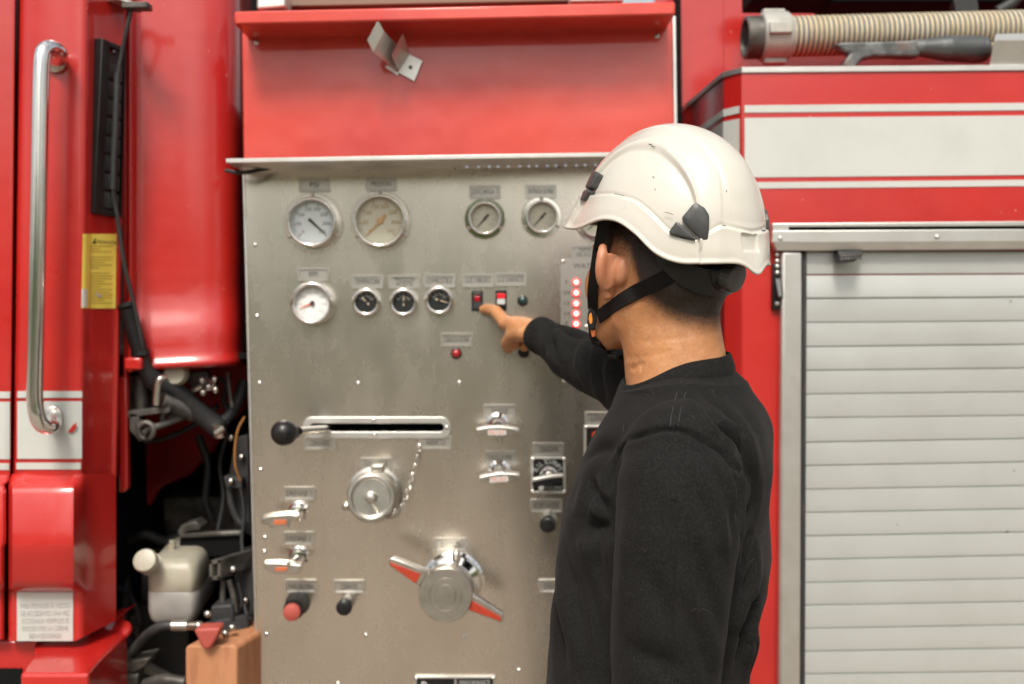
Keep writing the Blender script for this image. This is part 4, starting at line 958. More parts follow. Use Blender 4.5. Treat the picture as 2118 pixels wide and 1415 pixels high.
# shoulders under the shirt, arms and hands
BFW, BLF = np.array([-.966, .259, 0]), np.array([-.259, -.966, 0])
ShL, ElL, WrL = np.array([.212, -.845, 1.345]), np.array([.208, -.875, 1.09]), np.array([.150, -.90, .845])
ShR, WrR = np.array([.268, -.535, 1.375]), P(1097, 690, -.165)
ElR = np.array([.150, -.325, 1.432])
BF.cone(N1+[0, 0, -.03], ShL, .05, .045, .03); BF.cone(N1+[0, 0, -.03], ShR, .05, .045, .03)
RA = [np.array([.262, -.545, 1.372]), P(1290, 782, -.415), P(1230, 758, -.335), P(1180, 735, -.265), P(1150, 714, -.228), P(1124, 697, -.197)]
BF.chain([ShL, ElL, WrL], [.045, .038, .026], .02); BF.chain(RA, [.045, .040, .036, .032, .027, .024], .02)
def nrm(v): v = np.asarray(v, float); return v/np.linalg.norm(v)
def hand(F, W, d, n, tip=None, sc=1., idx=None):
    """W wrist, d towards the knuckles, n back of the hand; index side is u"""
    d = nrm(d); n = nrm(n-(n@d)*d); u = np.cross(n, d); u = u if u[2] > 0 else -u
    L = .088*sc; mc = []
    if idx is not None: W = idx-d*L-u*.027
    F.cone(W-d*.03, W+d*.012, .026, .0235, .012)
    for i, (off, dl) in enumerate(((.027, .0), (.006, -.003), (-.014, -.013), (-.031, -.026))):
        k = W+d*(L+dl)+u*off*sc; mc.append(k); F.cone(W+d*.012+u*off*.55, k, .0165, .0128 if i == 0 else .0115, .012)
    F.ell(W+d*L*.55+n*.003, (.019, .037, .046), np.stack([n, u, d]), .015)
    if tip is not None:
        ix = tip-mc[0]; bend = n*.010
        F.chain([mc[0], mc[0]+ix*.50+bend, mc[0]+ix*.78+bend*.6, tip], [.0138, .0122, .0112, .0097], .006)
        rest = (1, 2, 3)
    else: rest = ()
    ln = (.042, .046, .042, .034)
    for i in ((1, 2, 3) if tip is not None else (0, 1, 2, 3)):
        q = mc[i]; r = .0105 if i < 3 else .0092
        if tip is not None: dirs = (d*.22-n*.95-u*.05, -d*.92-n*.3, -d*.4+n*.75)
        else: dirs = (d*.9-n*.35, d*.7-n*.7, d*.45-n*.9)
        pts = [q]
        for dv, f in zip(dirs, (1., .62, .48)): pts.append(pts[-1]+nrm(dv)*ln[i]*f*(.74 if tip is not None else 1.))
        F.chain(pts, [r*1.08, r, r*.92, r*.8], .003)
    # thumb leaves the index side of the palm near its base
    t0 = W+d*.018+u*.022-n*.006; t1 = W+d*.050+(u*.026-n*.016 if tip is not None else u*.040-n*.010); t2 = t1+nrm(d*.7-u*.15-n*.6)*.033; t3 = t2+nrm(d*.5-u*.55-n*.5)*.026
    F.chain([t0, t1, t2, t3], [.0155, .0128, .0108, .0085], .008)
    return mc, d, n, u
TIP = P(1001, 640, -.014)
IDX = P(1045, 668, -.072)
dR = IDX-WrR; nR = np.array([.80, -.55, .38])
Wp = IDX-nrm(dR)*.085
mcR, dR, nR, uR = hand(BF, None, dR, np.array([.45, -.45, .8]), TIP, idx=IDX)
hand(BF, WrL, np.array([-.12, -.03, -1]), np.array([-.3, -1, 0]))
V, Fq = BF.mesh((-.12, -1.02, .62), (.42, .02, 1.78), .0024); BF.bvh(V, Fq)
N = BF.grad(V); h = tohd(V)
# skin creases on the nape, fine pores are in the material
for pts, amp, w in (([(1290, 772), (1310, 762), (1328, 752)], .0022, .004), ([(1300, 740), (1340, 738), (1380, 728)], .0007, .004), ([(1330, 706), (1400, 700), (1470, 690)], .0007, .004), ([(1326, 762), (1318, 744)], .0008, .003)):
    q = [BF.hit(*p) for p in pts]; q = [x for x in q if x is not None]
    if len(q) > 1:
        dd, _ = seg_dist(V, q); V = V-N*(amp*np.exp(-(dd/w)**2))[:, None]
m_skin = mat('skin', (.495, .226, .092), .47, sss=.06, var=[((.41, .17, .075), 20, .42, .72), ((.55, .295, .155), 60, .5, .8), ((.40, .18, .08), 210, .5, .75)], bump=[(210, .5, .0014), (600, .4, .0008)], specks=[((.10, .04, .02), 55, .035)], spec=.42)
m_lip = mat('ear_skin', (.51, .222, .12), .46, sss=.08, var=[((.43, .16, .085), 60, .45, .75)], bump=[(420, .25, .001)])

m_nail = mat('fingernail', (.55, .33, .25), .3, coat=.3)
m_hair = mat('dark_hair', (.042, .028, .018), .42, spec=.5)
# hairline
def hair_mask(h):
    """>0 inside the haired part, in metres, in the head frame"""
    f, l, u = h[:, 0], np.abs(h[:, 1]), h[:, 2]
    line = np.interp(f, [-.12, -.085, -.065, -.048, -.036, -.026, -.012, .01, .03, .045, .052, .06, .10], [-.108, -.106, -.098, -.085, -.072, -.050, -.030, -.020, -.022, -.07, -.07, -.0, .045])
    return np.where(u < -.2, -1., u-line)
hm = hair_mask(h); head = (h[:, 2] > -.16) & (np.linalg.norm(h[:, :2], axis=1) < .13)
fade = np.clip(hm/.030+.35, 0, 1)*head
ear = (np.abs(h[:, 1]) > .0805) & (h[:, 0] > -.02) & (h[:, 2] < -.015) & (h[:, 2] > -.11) & head
fade[ear] = 0
fm = np.zeros(len(Fq), int); vf = fade[Fq].mean(1)
fm[ear[Fq].all(1)] = 2
fm[fm == 2] = 1
def root_shade(m):
    nt = m.node_tree; b = nt.nodes['Principled BSDF']; at = nt.nodes.new('ShaderNodeAttribute'); at.attribute_name = 'hair_roots'
    nz = nt.nodes.new('ShaderNodeTexNoise'); nz.inputs['Scale'].default_value = 420; tc = nt.nodes.new('ShaderNodeTexCoord'); nt.links.new(tc.outputs['Object'], nz.inputs['Vector'])
    ad = nt.nodes.new('ShaderNodeMath'); ad.operation = 'MULTIPLY_ADD'; nt.links.new(nz.outputs['Fac'], ad.inputs[0]); ad.inputs[1].default_value = .9; ad.inputs[2].default_value = .55
    mu = nt.nodes.new('ShaderNodeMath'); mu.operation = 'MULTIPLY'; mu.use_clamp = True; nt.links.new(at.outputs['Fac'], mu.inputs[0]); nt.links.new(ad.outputs[0], mu.inputs[1])
    mx = nt.nodes.new('ShaderNodeMix'); mx.data_type = 'RGBA'; nt.links.new(mu.outputs[0], mx.inputs[0]); nt.links.new(b.inputs['Base Color'].links[0].from_socket, mx.inputs[6]); mx.inputs[7].default_value = (.030, .017, .010, 1); nt.links.new(mx.outputs[2], b.inputs['Base Color'])
root_shade(m_skin)
body = np_mesh('body', V, Fq, [m_skin, m_lip], person, fm)
body.data.attributes.new('hair_roots', 'FLOAT', 'POINT').data.foreach_set('value', (np.clip((fade-.05)/.8, 0, 1)**1.2).astype(np.float32))
# eyes (far side of the head) and brows
for s in (1, -1):
    MB().ball(hd(.0845, s*.032, -.055), .0122, 0, 20).build('eye', [mat('eye_white', (.7, .68, .64), .2)], body)
    MB().lathe(hd(.0958, s*.032, -.055), HF, [(0, .0058), (.0006, .005), (.0012, .0025), (.0013, 0)], 20).build('iris', [mat('brown_iris', (.03, .015, .008), .15)], body)
# cropped hair as short strands
tri = []; cen = V[Fq].mean(1); hn = N[Fq].mean(1); hf = tohd(cen); ok = (vf > .05)
area = np.linalg.norm(np.cross(V[Fq[:, 2]]-V[Fq[:, 0]], V[Fq[:, 3]]-V[Fq[:, 1]]), axis=1)/2
ok &= hf[:, 2] < .03
pr = area*np.clip(vf, 0, 1)**1.3*ok; pr /= pr.sum()
ns = 26000
pick = RNG.choice(len(Fq), ns, p=pr); w = RNG.dirichlet((1, 1, 1, 1), ns)
base = (V[Fq[pick]]*w[..., None]).sum(1); nn = hn[pick]; hh_ = tohd(base)
down = np.array([0, 0, -1.])[None]*.9+RNG.normal(0, .35, (ns, 3)); down -= (down*nn).sum(1)[:, None]*nn; down /= np.linalg.norm(down, axis=1)[:, None]
side = np.cross(nn, down)
ln = (.0025+.0075*np.clip((hair_mask(hh_)-.005)/.07, 0, 1))*RNG.uniform(.7, 1.25, ns)
wd = RNG.uniform(.00013, .00024, ns)
tipd = nn*.42+down*.9; tipd /= np.linalg.norm(tipd, axis=1)[:, None]
mid = base+(nn*.62+down*.75)*ln[:, None]*.5
SV = np.stack([base-side*wd[:, None], base+side*wd[:, None], mid+side*wd[:, None]*.8, mid-side*wd[:, None]*.8, base+tipd*ln[:, None]+side*1e-5, base+tipd*ln[:, None]-side*1e-5], 1).reshape(-1, 3)
i0 = np.arange(ns)*6
SF = np.concatenate([np.stack([i0, i0+1, i0+2, i0+3], 1), np.stack([i0+3, i0+2, i0+4, i0+5], 1)])
np_mesh('hair', SV, SF, [m_hair], person)
# fingernail on the pointing finger
tdir = nrm(TIP-mcR[0]); un = nrm(np.array([.15, -.35, .93])-tdir*(np.array([.15, -.35, .93])@tdir))
MB().ball(TIP-tdir*.004+un*.0052, .0068, 0, 16, (.9, 1.1, .5)).build('fingernail', [m_nail], body)

# ----------------------------------------------------------- black sweatshirt
SW = Field()
rows = []
for py, a, b in ((838, 1262, 1556), (880, 1236, 1580), (960, 1196, 1591), (1050, 1164, 1590), (1150, 1150, 1596), (1215, 1144, 1588), (1280, 1140, 1567), (1350, 1132, 1553), (1415, 1127, 1547)):
    A, B_ = P(a, py, -.69), P(b, py, -.69); c = (A+B_)/2
    hs = float(np.interp(py, [838, 880, 960, 1050, 1415], [.115, .150, .165, .168, .165]))
    rows.append((c[2], c[0], -.69, (B_-A)[0]/2*.968, hs))
r0 = rows[-1]
rows += [(.95, r0[1], -.69, r0[3], .17), (.88, r0[1], -.69, r0[3]*.97, .165)]
rows.insert(0, (1.432, .240, -.685, .082, .080))
SW.loft(rows, BFW, BLF, .02, 2.25)
SW.cone((.243, -.705, 1.416), (.225, -.815, 1.365), .046, .060, .05)      # near trapezius
SW.cone((.245, -.66, 1.408), (.262, -.56, 1.375), .046, .056, .05)
SW.ell((.296, -.70, 1.355), (.050, .12, .09), None, .04)
SW.cone((.266, -.69, 1.443), (.306, -.70, 1.38), .047, .051, .03)                   # upper back
LA = [P(1402, 938, -.845), P(1403, 1010, -.868), P(1400, 1100, -.88), P(1389, 1220, -.885), P(1382, 1330, -.888), P(1377, 1430, -.89), np.array([.155, -.90, .90])]
SW.chain(LA, [.0655, .0735, .0735, .0695, .0660, .0630, .042], .009)
SW.chain(RA, [.066, .0545, .0495, .0445, .0365, .0315], .016)
V, Fq = SW.mesh((-.02, -1.02, .84), (.44, -.12, 1.50), .0026); SW.bvh(V, Fq)
N = SW.grad(V); D = np.zeros(len(V))
def sh(pts):
    q = [SW.hit(*p) for p in pts]; q = [x for x in q if x is not None]
    return spline(q, 6) if len(q) > 2 else q
def fold(pts, amp, w, ridge=.6, taper=True):
    """a crease with a soft roll on each side"""
    global D
    q = sh(pts)
    if len(q) < 2: return
    amp = amp*(2.3 if taper else 1.5)
    if taper: w = w*1.3
    d, t = seg_dist(V, q); e = np.sin(PI*np.clip(t, .02, .98))**.8 if taper else 1.
    D = D+e*(-amp*np.exp(-(d/w)**2)+amp*ridge*np.exp(-((d-2.4*w)/(1.6*w))**2))
def roll(pts, amp, w):
    global D
    q = sh(pts)
    if len(q) < 2: return
    d, t = seg_dist(V, q); D = D+amp*np.sin(PI*np.clip(t, .02, .98))**.7*np.exp(-(d/w)**2)
SEAM = [(1266, 1010), (1270, 972), (1286, 932), (1320, 903), (1362, 890), (1402, 889), (1442, 905), (1490, 939), (1522, 978), (1537, 1012)]
fold(SEAM, .0038, .0034, .25, False)
fold([(1425, 768), (1403, 828), (1391, 888)], .0012, .004, .3, False)
fold([(1393, 1040), (1392, 1150), (1388, 1280), (1383, 1400)], .0016, .0035, .35, False)
# armpit and back folds
for p, a, w in (([(1428, 826), (1478, 872), (1520, 930), (1541, 1000)], .0052, .0055), ([(1452, 810), (1505, 868), (1540, 940), (1550, 1010)], .0046, .0055),
                ([(1470, 912), (1506, 968), (1520, 1030), (1520, 1085)], .0052, .0055), ([(1440, 918), (1480, 985), (1502, 1060), (1512, 1140)], .0040, .007),
                ([(1410, 950), (1450, 1030), (1480, 1120), (1497, 1220)], .0028, .008), ([(1405, 1060), (1440, 1150), (1470, 1250), (1490, 1330)], .0024, .008),
                ([(1400, 1210), (1435, 1290), (1460, 1370), (1472, 1420)], .0022, .008), ([(1340, 1180), (1375, 1260), (1392, 1330)], .0016, .008), ([(1290, 1330), (1350, 1365), (1420, 1380)], .0022, .009),
                ([(1530, 1240), (1550, 1190), (1562, 1110)], .0040, .006), ([(1522, 1322), (1545, 1275), (1572, 1225)], .0060, .007), ([(1520, 1380), (1540, 1310), (1562, 1270)], .0055, .007), ([(1520, 1110), (1545, 1060), (1560, 980)], .0028, .006),
                ([(1526, 1190), (1538, 1150), (1548, 1080)], .0030, .006), ([(1545, 1415), (1552, 1350), (1560, 1310)], .005, .006),
                ([(1230, 985), (1222, 1040), (1214, 1080)], .0036, .007), ([(1163, 1062), (1200, 1086), (1240, 1092), (1264, 1080)], .0045, .008), ([(1160, 1110), (1185, 1200), (1205, 1300), (1222, 1400)], .0045, .011),
                ([(1196, 1120), (1222, 1210), (1245, 1300), (1262, 1390)], .0040, .010), ([(1150, 1200), (1160, 1300), (1172, 1400)], .0036, .010), ([(1250, 1090), (1240, 1160), (1256, 1240)], .0034, .008),
                ([(1210, 950), (1245, 930), (1275, 935)], .0026, .007), ([(1225, 1000), (1250, 1040), (1262, 1070)], .0036, .006),
                # pointing sleeve
                ([(1122, 664), (1134, 676), (1138, 700), (1134, 730)], .0042, .0045), ([(1140, 676), (1162, 667), (1192, 679), (1218, 702)], .0042, .005), ([(1140, 678), (1146, 715), (1160, 756)], .0042, .005), ([(1222, 704), (1214, 745), (1228, 796)], .0050, .006),
                ([(1180, 690), (1186, 730), (1182, 765)], .0018, .008), ([(1250, 730), (1240, 780), (1256, 826)], .0036, .008)):
    fold(p, a, w)
for p, a, w in (([(1150, 668), (1185, 675), (1215, 690)], .004, .010), ([(1330, 940), (1325, 1040), (1318, 1150)], .003, .02), ([(1470, 960), (1495, 1040), (1503, 1110)], .003, .010), ([(1300, 1000), (1290, 1150), (1285, 1300)], .0025, .012)): roll(p, a, w)
q = V*[1, 1, 1]
for k, (fx, fy, fz, am) in enumerate(((31, 22, 17, .0012), (55, 41, 29, .0008), (19, 27, 46, .0010), (83, 70, 61, .0004))):
    D += am*np.sin(q[:, 0]*fx+1.7*k+1.3*np.sin(q[:, 2]*fz*.7))*np.sin(q[:, 1]*fy+.6*k)*np.sin(q[:, 2]*fz+2.1*k)
# ribbed cuff narrows the sleeve end
cz = np.linalg.norm(V-RA[-1], axis=1)
V = V+N*D[:, None]
m_shirt = mat('black_cotton', (.0078, .0077, .0074), .92, sheen=.03, var=[((.0105, .0100, .0095), 9, .4, .75), ((.0205, .0196, .0182), 380, .46, .72)], bump=[(520, .6, .0016), (230, .3, .0014), (34, .25, .003)], specks=[((.085, .08, .07), 300, .06), ((.22, .20, .16), 110, .03)], spec=.15)
sw = np_mesh('sweatshirt', V, Fq, [m_shirt], person)
# cuff band of the pointing sleeve
a, b = RA[-2]*.35+RA[-1]*.65, RA[-1]+nrm(RA[-1]-RA[-2])*.020
ax = nrm(b-a); t1 = nrm(np.cross(ax, [0, 0, 1.])); t2 = np.cross(ax, t1); LN = np.linalg.norm(b-a)
mb = MB(); G = []
for s, r in ((0, .0325), (.15, .0345), (.5, .0350), (.85, .0345), (.97, .0335), (1.0, .0315), (.97, .0295), (.6, .029)):
    G.append([a+ax*LN*s+(t1*math.cos(2*PI*k/160)+t2*math.sin(2*PI*k/160))*(r+.0005*math.cos(40*2*PI*k/160)) for k in range(161)])
mb.grid(G); mb.build('cuff', [m_shirt], sw)
# ribbed collar
mb = MB(); G = []; NK = 240
col_pts = []
cc = np.array([.2345, -.680])
ths = 2*PI*np.arange(NK)/NK; dg = np.degrees(ths)
def per(v, n): w = np.ones(n)/n; return np.convolve(np.concatenate([v[-n:], v, v[:n]]), w, 'same')[n:-n]
ZC = per(np.interp(dg, [0, 60, 90, 120, 180, 215, 250, 270, 300, 330, 360], [1.4905, 1.482, 1.470, 1.458, 1.443, 1.446, 1.465, 1.4755, 1.4815, 1.4845, 1.4905]), 31)-.004
RC_ = per(np.array([(BF.tree.ray_cast(Vector((cc[0], cc[1], z-.004)), Vector((math.cos(t), math.sin(t), 0)))[3] or .07) for t, z in zip(ths, ZC)]), 9)+.0042
for k in range(NK+1):
    th = 2*PI*k/NK; dx, dyv = math.cos(th), math.sin(th)
    z = float(ZC[k % NK]); rr = float(RC_[k % NK])
    rib = .00045*math.cos(k*PI); fl = float(np.interp(math.degrees(th) % 360, [0, 40, 90, 140, 180, 225, 270, 310, 340, 360], [.7, .9, 1.4, 1., .8, 1.1, 1.55, 1.2, .8, .7]))
    col_pts.append((th, z, rr)); row = []
    for (dr, dz, rb) in ((-.0035, -.012, 0), (-.0025, -.002, 0), (-.0008, .0006, .4), (.0012, .0008, .6), (.003, -.0015, 1), (.0048*fl, -.0052, 1), (.0076*fl, -.0104, 1), (.0100*fl, -.0158, .8), (.0110*fl, -.0186, .2), (.0108*fl, -.0206, 0), (.0128*fl, -.027, 0), (.013*fl, -.035, 0)):
        row.append(np.array([cc[0]+dx*(rr+dr+rib*rb), cc[1]+dyv*(rr+dr+rib*rb), z+dz]))
    G.append(row)
mb.grid(G); mb.build('collar', [m_shirt], sw, ang=70)
# twin row of stitches on the shoulder seam
SB = np.array(V); 
def near(px, py):
    h_ = SW.hit(px, py)
    return None if h_ is None else h_+SW.grad(h_[None])[0]*.0012
mb = MB()
for line in ([(1409, 790), (1401, 812), (1392, 845), (1386, 884)], [(1427, 790), (1419, 812), (1409, 845), (1402, 884)]):
    q = [near(*p) for p in line]; q = spline([x for x in q if x is not None], 9)
    for k in range(0, len(q)-1):
        mb.tube([q[k], q[k]*.35+q[k+1]*.65], .00042, 5)
m_thread = mat('grey_thread', (.05, .055, .065), .7)
mb.build('stitching', [m_thread], sw)
# a few lint hairs caught on the fabric
mb = MB()
for x, y, L_, an, cv in ((1330, 815, 26, 20, .5), (1345, 806, 18, 35, .8), (1470, 806, 18, 60, .3), (1425, 862, 22, 25, .7), (1515, 1330-400, 10, 80, .4), (1575, 960, 20, 95, .8), (1560, 1040, 24, 70, .6), (1578, 1090, 20, 88, .9), (1330, 1135, 9, 30, .3), (1300, 1134, 6, 70, .2), (1430, 1262, 44, -12, .9), (1555, 1252, 14, -50, .8),
                         (1280, 1140, 9, 30, .5), (1220, 1050, 14, 95, .3), (1290, 880, 16, 75, .5), (1245, 1092, 8, 20, .6), (1545, 1170, 20, -60, .3), (1535, 1240, 26, -65, .2), (1360, 1090, 7, 10, .3), (1400, 1330, 9, -20, .8), (1320, 1395, 9, 40, .6), (1480, 1050, 10, 60, .6), (1590, 1010, 16, 85, .7), (1565, 900, 14, 70, .7)):
    q = []
    for t in np.linspace(0, 1, 7):
        an2 = math.radians(an+(t-.5)*cv*60); p = near(x+math.cos(an2)*L_*t, y+math.sin(an2)*L_*t)
        if p is not None: q.append(p+SW.grad(p[None])[0]*.0006)
    if len(q) > 3: mb.tube(q, .00009, 4)
lint = mb.build('lint', [mat('lint_fibre', (.13, .105, .08), .7)], sw); lint['kind'] = 'stuff'
# trousers and boots below the frame, so that the person stands on the ground
TR = Field()
TR.loft([(.98, .195, -.69, .125, .16), (.86, .195, -.69, .125, .165), (.80, .195, -.69, .115, .160)], BFW, BLF, .03)
for s in (1, -1):
    hp_ = np.array([.195, -.69, .84])+BLF*.085*s
    TR.chain([hp_, np.array([.185, -.69, .48])+BLF*.10*s, np.array([.205, -.69, .10])+BLF*.11*s], [.085, .066, .052], .02)
Vt, Ft = TR.mesh((-.02, -.95, .02), (.42, -.45, 1.02), .008)
np_mesh('trousers', Vt, Ft, [mat('dark_trousers', (.025, .03, .035), .8)], person)
for s in (1, -1):
    an = np.array([.205, -.69, 0])+BLF*.11*s; BO = Field()
    BO.chain([an+[0, 0, .12], an+[0, 0, .05], an+BFW*.15+[0, 0, .035]], [.055, .052, .036], .02); BO.cone(an-BFW*.03+[0, 0, .035], an+BFW*.10+[0, 0, .035], .035, .04, .02)
    Vb, Fb = BO.mesh(an-np.array([.3, .3, .0]), an+np.array([.3, .3, .22]), .008); Vb[:, 2] = np.maximum(Vb[:, 2], .0)
    np_mesh('boot', Vb, Fb, [m_rubber], person)
# ============================================================ white helmet
helmet = empty('safety_helmet', tuple(HO), 'white climbing style safety helmet with black strap, worn on the head', 'helmet')
m_shell = mat('helmet_shell', (.575, .55, .485), .32, coat=.5, coatr=.12, var=[((.52, .495, .43), 7, .45, .8)], specks=[((.12, .10, .08), 40, .05), ((.36, .32, .26), 90, .06)], bump=[(14, .05, .004)], rvar=.07)
m_lin = mat('helmet_lining', (.05, .05, .048), .7)
m_vent = mat('grey_shutter_plastic', (.045, .046, .046), .42, var=[((.075, .075, .072), 50, .45, .75)])
m_strap = mat('black_webbing', (.0075, .0065, .006), .8, spec=.2, bump=[(600, .5, .0012)])
m_orangeb = mat('orange_button', (.75, .23, .02), .4)
sst = lambda a, b, x: (lambda t: t*t*(3-2*t))(np.clip((x-a)/(b-a), 0, 1))
RIMT = ([0, 22, 40, 57, 68, 74, 82.6, 89, 96.7, 103.7, 111.6, 117, 123.5, 131, 138, 152, 163, 169, 174, 180],
        [-.012, -.013, -.013, -.0105, -.0036, .0033, .0125, .0160, .0160, .0100, .0002, -.0108, -.0181, -.0220, -.0218, -.0160, -.0125, -.0125, -.018, -.0275])
RIMF = ([0, 25, 45, 57, 68, 80, 100, 120, 140, 160, 172, 180], [1.17, 1.12, 1.082, 1.06, 1.045, 1.035, 1.035, 1.04, 1.04, 1.045, 1.07, 1.11])
STEPT = ([0, 25, 45, 57, 68, 85, 102, 112, 120.5, 125.5, 133, 142, 149, 155.4, 169.5, 180], [.022, .028, .036, .040, .0424, .0479, .0453, .0352, .0221, .0135, .0095, .0088, .020, .0302, .0268, .0245])
ARCT = ([48, 54, 57, 64, 76, 91, 108, 124, 134, 138, 141.5, 146], [.0, .069, .0855, .1045, .1162, .120, .117, .102, .083, .066, .053, -.01])
NP, NR = 540, 190
def smooth_per(v, n):
    k = np.ones(n)/n; w = np.concatenate([v[-n:], v, v[:n]]); return np.convolve(w, k, 'same')[n:-n]
phi = np.arange(NP)*2*PI/NP; pd = np.degrees(np.minimum(phi, 2*PI-phi))
fold_t = lambda T, n=13: smooth_per(np.interp(pd, *T), n)
urim, frim, ustep = fold_t(RIMT), fold_t(RIMF), fold_t(STEPT, 9); uarc = smooth_per(smooth_per(np.interp(pd, *ARCT, left=-.06, right=-.06), 15), 9)
def shell_pts(off=0.):
    S = np.linspace(0, 1, NR)[None, :]**.9
    erim = np.arcsin(np.clip(urim/HH, -.9, .9))[:, None]
    E_ = erim+(PI/2-1e-3-erim)*S
    u = HH*np.sin(E_); ce = np.where(E_ > 0, np.cos(E_), 1.)
    ce = np.where(E_ > 0, np.cos(np.maximum(E_, 0)), 1.)
    # gentle squaring of the sides
    m = 1+(frim[:, None]-1)*(1-sst(0, .046, u-urim[:, None]))**1.35
    c, s_ = np.cos(phi)[:, None], np.sin(phi)[:, None]
    # lip turned slightly outwards at the very edge
    lip = .0022*np.exp(-((u-urim[:, None])/.0035)**2)
    gate = (1-sst(134, 145, pd)*(1-sst(147, 156, pd)))[:, None]
    band = (.6+.4*gate)*(1-sst(-.0012, .0016, u-ustep[:, None]))*.0046
    crease = -.0011*np.exp(-((u-ustep[:, None]-.0030)/.0022)**2)*gate
    # inset side field below the arc, raised crown
    ar = sst(-.003, .007, uarc[:, None]-u)*(uarc > .0)[:, None]
    side = -.0052*ar
    ridge = .0016*np.exp(-((u-uarc[:, None]-.006)/.006)**2)*(uarc > 0)[:, None]
    l = HW*s_*ce*m
    crown = .0022*(1-sst(.028, .036, np.abs(l)))*sst(.06, .09, u)
    rear = -.0012*sst(155, 157.5, pd)[:, None]*sst(.03, .04, u)*(1-sst(.085, .11, u))
    px_ = (pd > 160)[:, None]*1.
    lx = l-.000
    pock = sst(-.001, .001, .0145-np.abs(lx-.006))*sst(-.001, .001, .0105-np.abs(u-.0135))*(pd > 120)[:, None]
    pr = -.0034*pock
    d = lip+band+crease+side+ridge+crown+rear+pr+off
    nx, ny, nz = c/HL, s_/HW, 0*u
    q = np.stack([HL*c*ce*m, HW*s_*ce*m, u+0*c], -1)
    n = np.stack([c*ce/HL, s_*ce/HW, np.where(E_ > 0, np.sin(E_), 0)/HH], -1); n /= np.linalg.norm(n, axis=-1)[..., None]
    return q+n*d[..., None], n
Qo, nn = shell_pts(); Qi = Qo-nn*.0042
Qi[:, 0] = Qo[:, 0]-nn[:, 0]*.0042
def w3(q): return HO+q@HM
VV = np.concatenate([w3(Qo).reshape(-1, 3), w3(Qi).reshape(-1, 3), (w3(Qo[:, 0]-nn[:, 0]*.0021)-HU*.0016)])
I = np.arange(NP*NR).reshape(NP, NR); J = I+NP*NR; K = 2*NP*NR+np.arange(NP); r = np.roll
F1 = np.stack([I[:, :-1], r(I, -1, 0)[:, :-1], r(I, -1, 0)[:, 1:], I[:, 1:]], -1).reshape(-1, 4)
F2 = np.stack([J[:, :-1], J[:, 1:], r(J, -1, 0)[:, 1:], r(J, -1, 0)[:, :-1]], -1).reshape(-1, 4)
F3 = np.stack([I[:, 0], K, r(K, -1), r(I[:, 0], -1)], -1); F4 = np.stack([K, J[:, 0], r(J[:, 0], -1), r(K, -1)], -1)
FF = np.concatenate([F1, F2, F3, F4]); fm = np.concatenate([np.zeros(len(F1)), np.ones(len(F2)), np.zeros(len(F3)+len(F4))])
shell = np_mesh('shell', VV, FF, [m_shell, m_lin], helmet, fm)
def on_shell(ph, u, d):
    p_ = math.radians(ph); e = math.asin(max(-.95, min(.95, u/HH))); ce = math.cos(e) if e > 0 else 1
    q = np.array([HL*math.cos(p_)*ce, HW*math.sin(p_)*ce, u]); n = np.array([math.cos(p_)*ce/HL, math.sin(p_)*ce/HW, max(0, math.sin(e))/HH]); n /= np.linalg.norm(n)
    return w3(q+n*d)
def patch(poly, name, m, parent, h=.003, rnd=5, bot=-.008, mir=False):
    """small moulded cover lying on the shell; poly in (azimuth, height)"""
    if mir: poly = [(-a, b) for a, b in poly][::-1]
    pts = []; n = len(poly)
    for i in range(n):
        a, b, c = (np.array(poly[(i+k) % n], float) for k in (-1, 0, 1))
        p0, p1 = b+(a-b)*.2, b+(c-b)*.2
        for k in range(rnd): t = k/(rnd-1); pts.append((1-t)**2*p0+2*t*(1-t)*b+t*t*p1)
        for k in range(1, 4): pts.append(p1+(c+(b-c)*.2-p1)*k/4)
    cen = np.mean(pts, 0); mb = MB(); G = []
    for s, d in ((1., bot), (1., h-.0012), (.985, h-.0004), (.955, h), (.6, h+.0004), (.3, h+.0006), (.001, h+.0006)):
        G.append([on_shell(*(cen+(q-cen)*s), d) for q in pts+[pts[0]]])
    return mb.grid(G).build(name, [m], parent, ang=70)
for mir in (False, True):
    vc = patch([(131.6, .0318), (137.2, .0510), (139.8, .0540), (144.6, .0495), (147.6, .0415), (148.2, .026), (148.3, .0112), (145.3, .0096)], 'vent_cover', m_vent, helmet, .0042, mir=mir)
    patch([(129.8, .0292), (126.4, .0142), (127.4, .0112), (141.5, .0092), (140.6, .0118)], 'vent_slider', m_vent, helmet, .0042, mir=mir)
    patch([(50, .072), (63.5, .0715), (64, .050), (52, .047)], 'front_clip', m_vent, helmet, .0042, mir=mir)
    patch([(51.5, .0435), (63, .0465), (60, .031), (50.5, .030)], 'front_clip', m_vent, helmet, .0042, mir=mir)
patch([(193, .030), (199, .030), (199, -.006), (193, -.006)], 'rear_clip', m_vent, helmet, .0030)
for pts in ([(93, .1195), (96, .1192), (98, .1172), (101, .1170)], [(108, .0815), (109.5, .0805), (109, .079)], [(122, .0375), (125, .0372), (127, .0362)], [(112, .066), (112.8, .0645)], [(160, .075), (160.3, .0735)], [(140, .082), (140.5, .0805)], [(87, .0495), (91, .0495), (95, .049)], [(156.5, .0320), (159, .0318)]):
    MB().tube([on_shell(a_, u_, .0002-.0052*(u_ > .05 and 60 < a_ < 130)*(u_ < .115)) for a_, u_ in pts], .00042, 6).build('scuff', [m_lin], helmet)
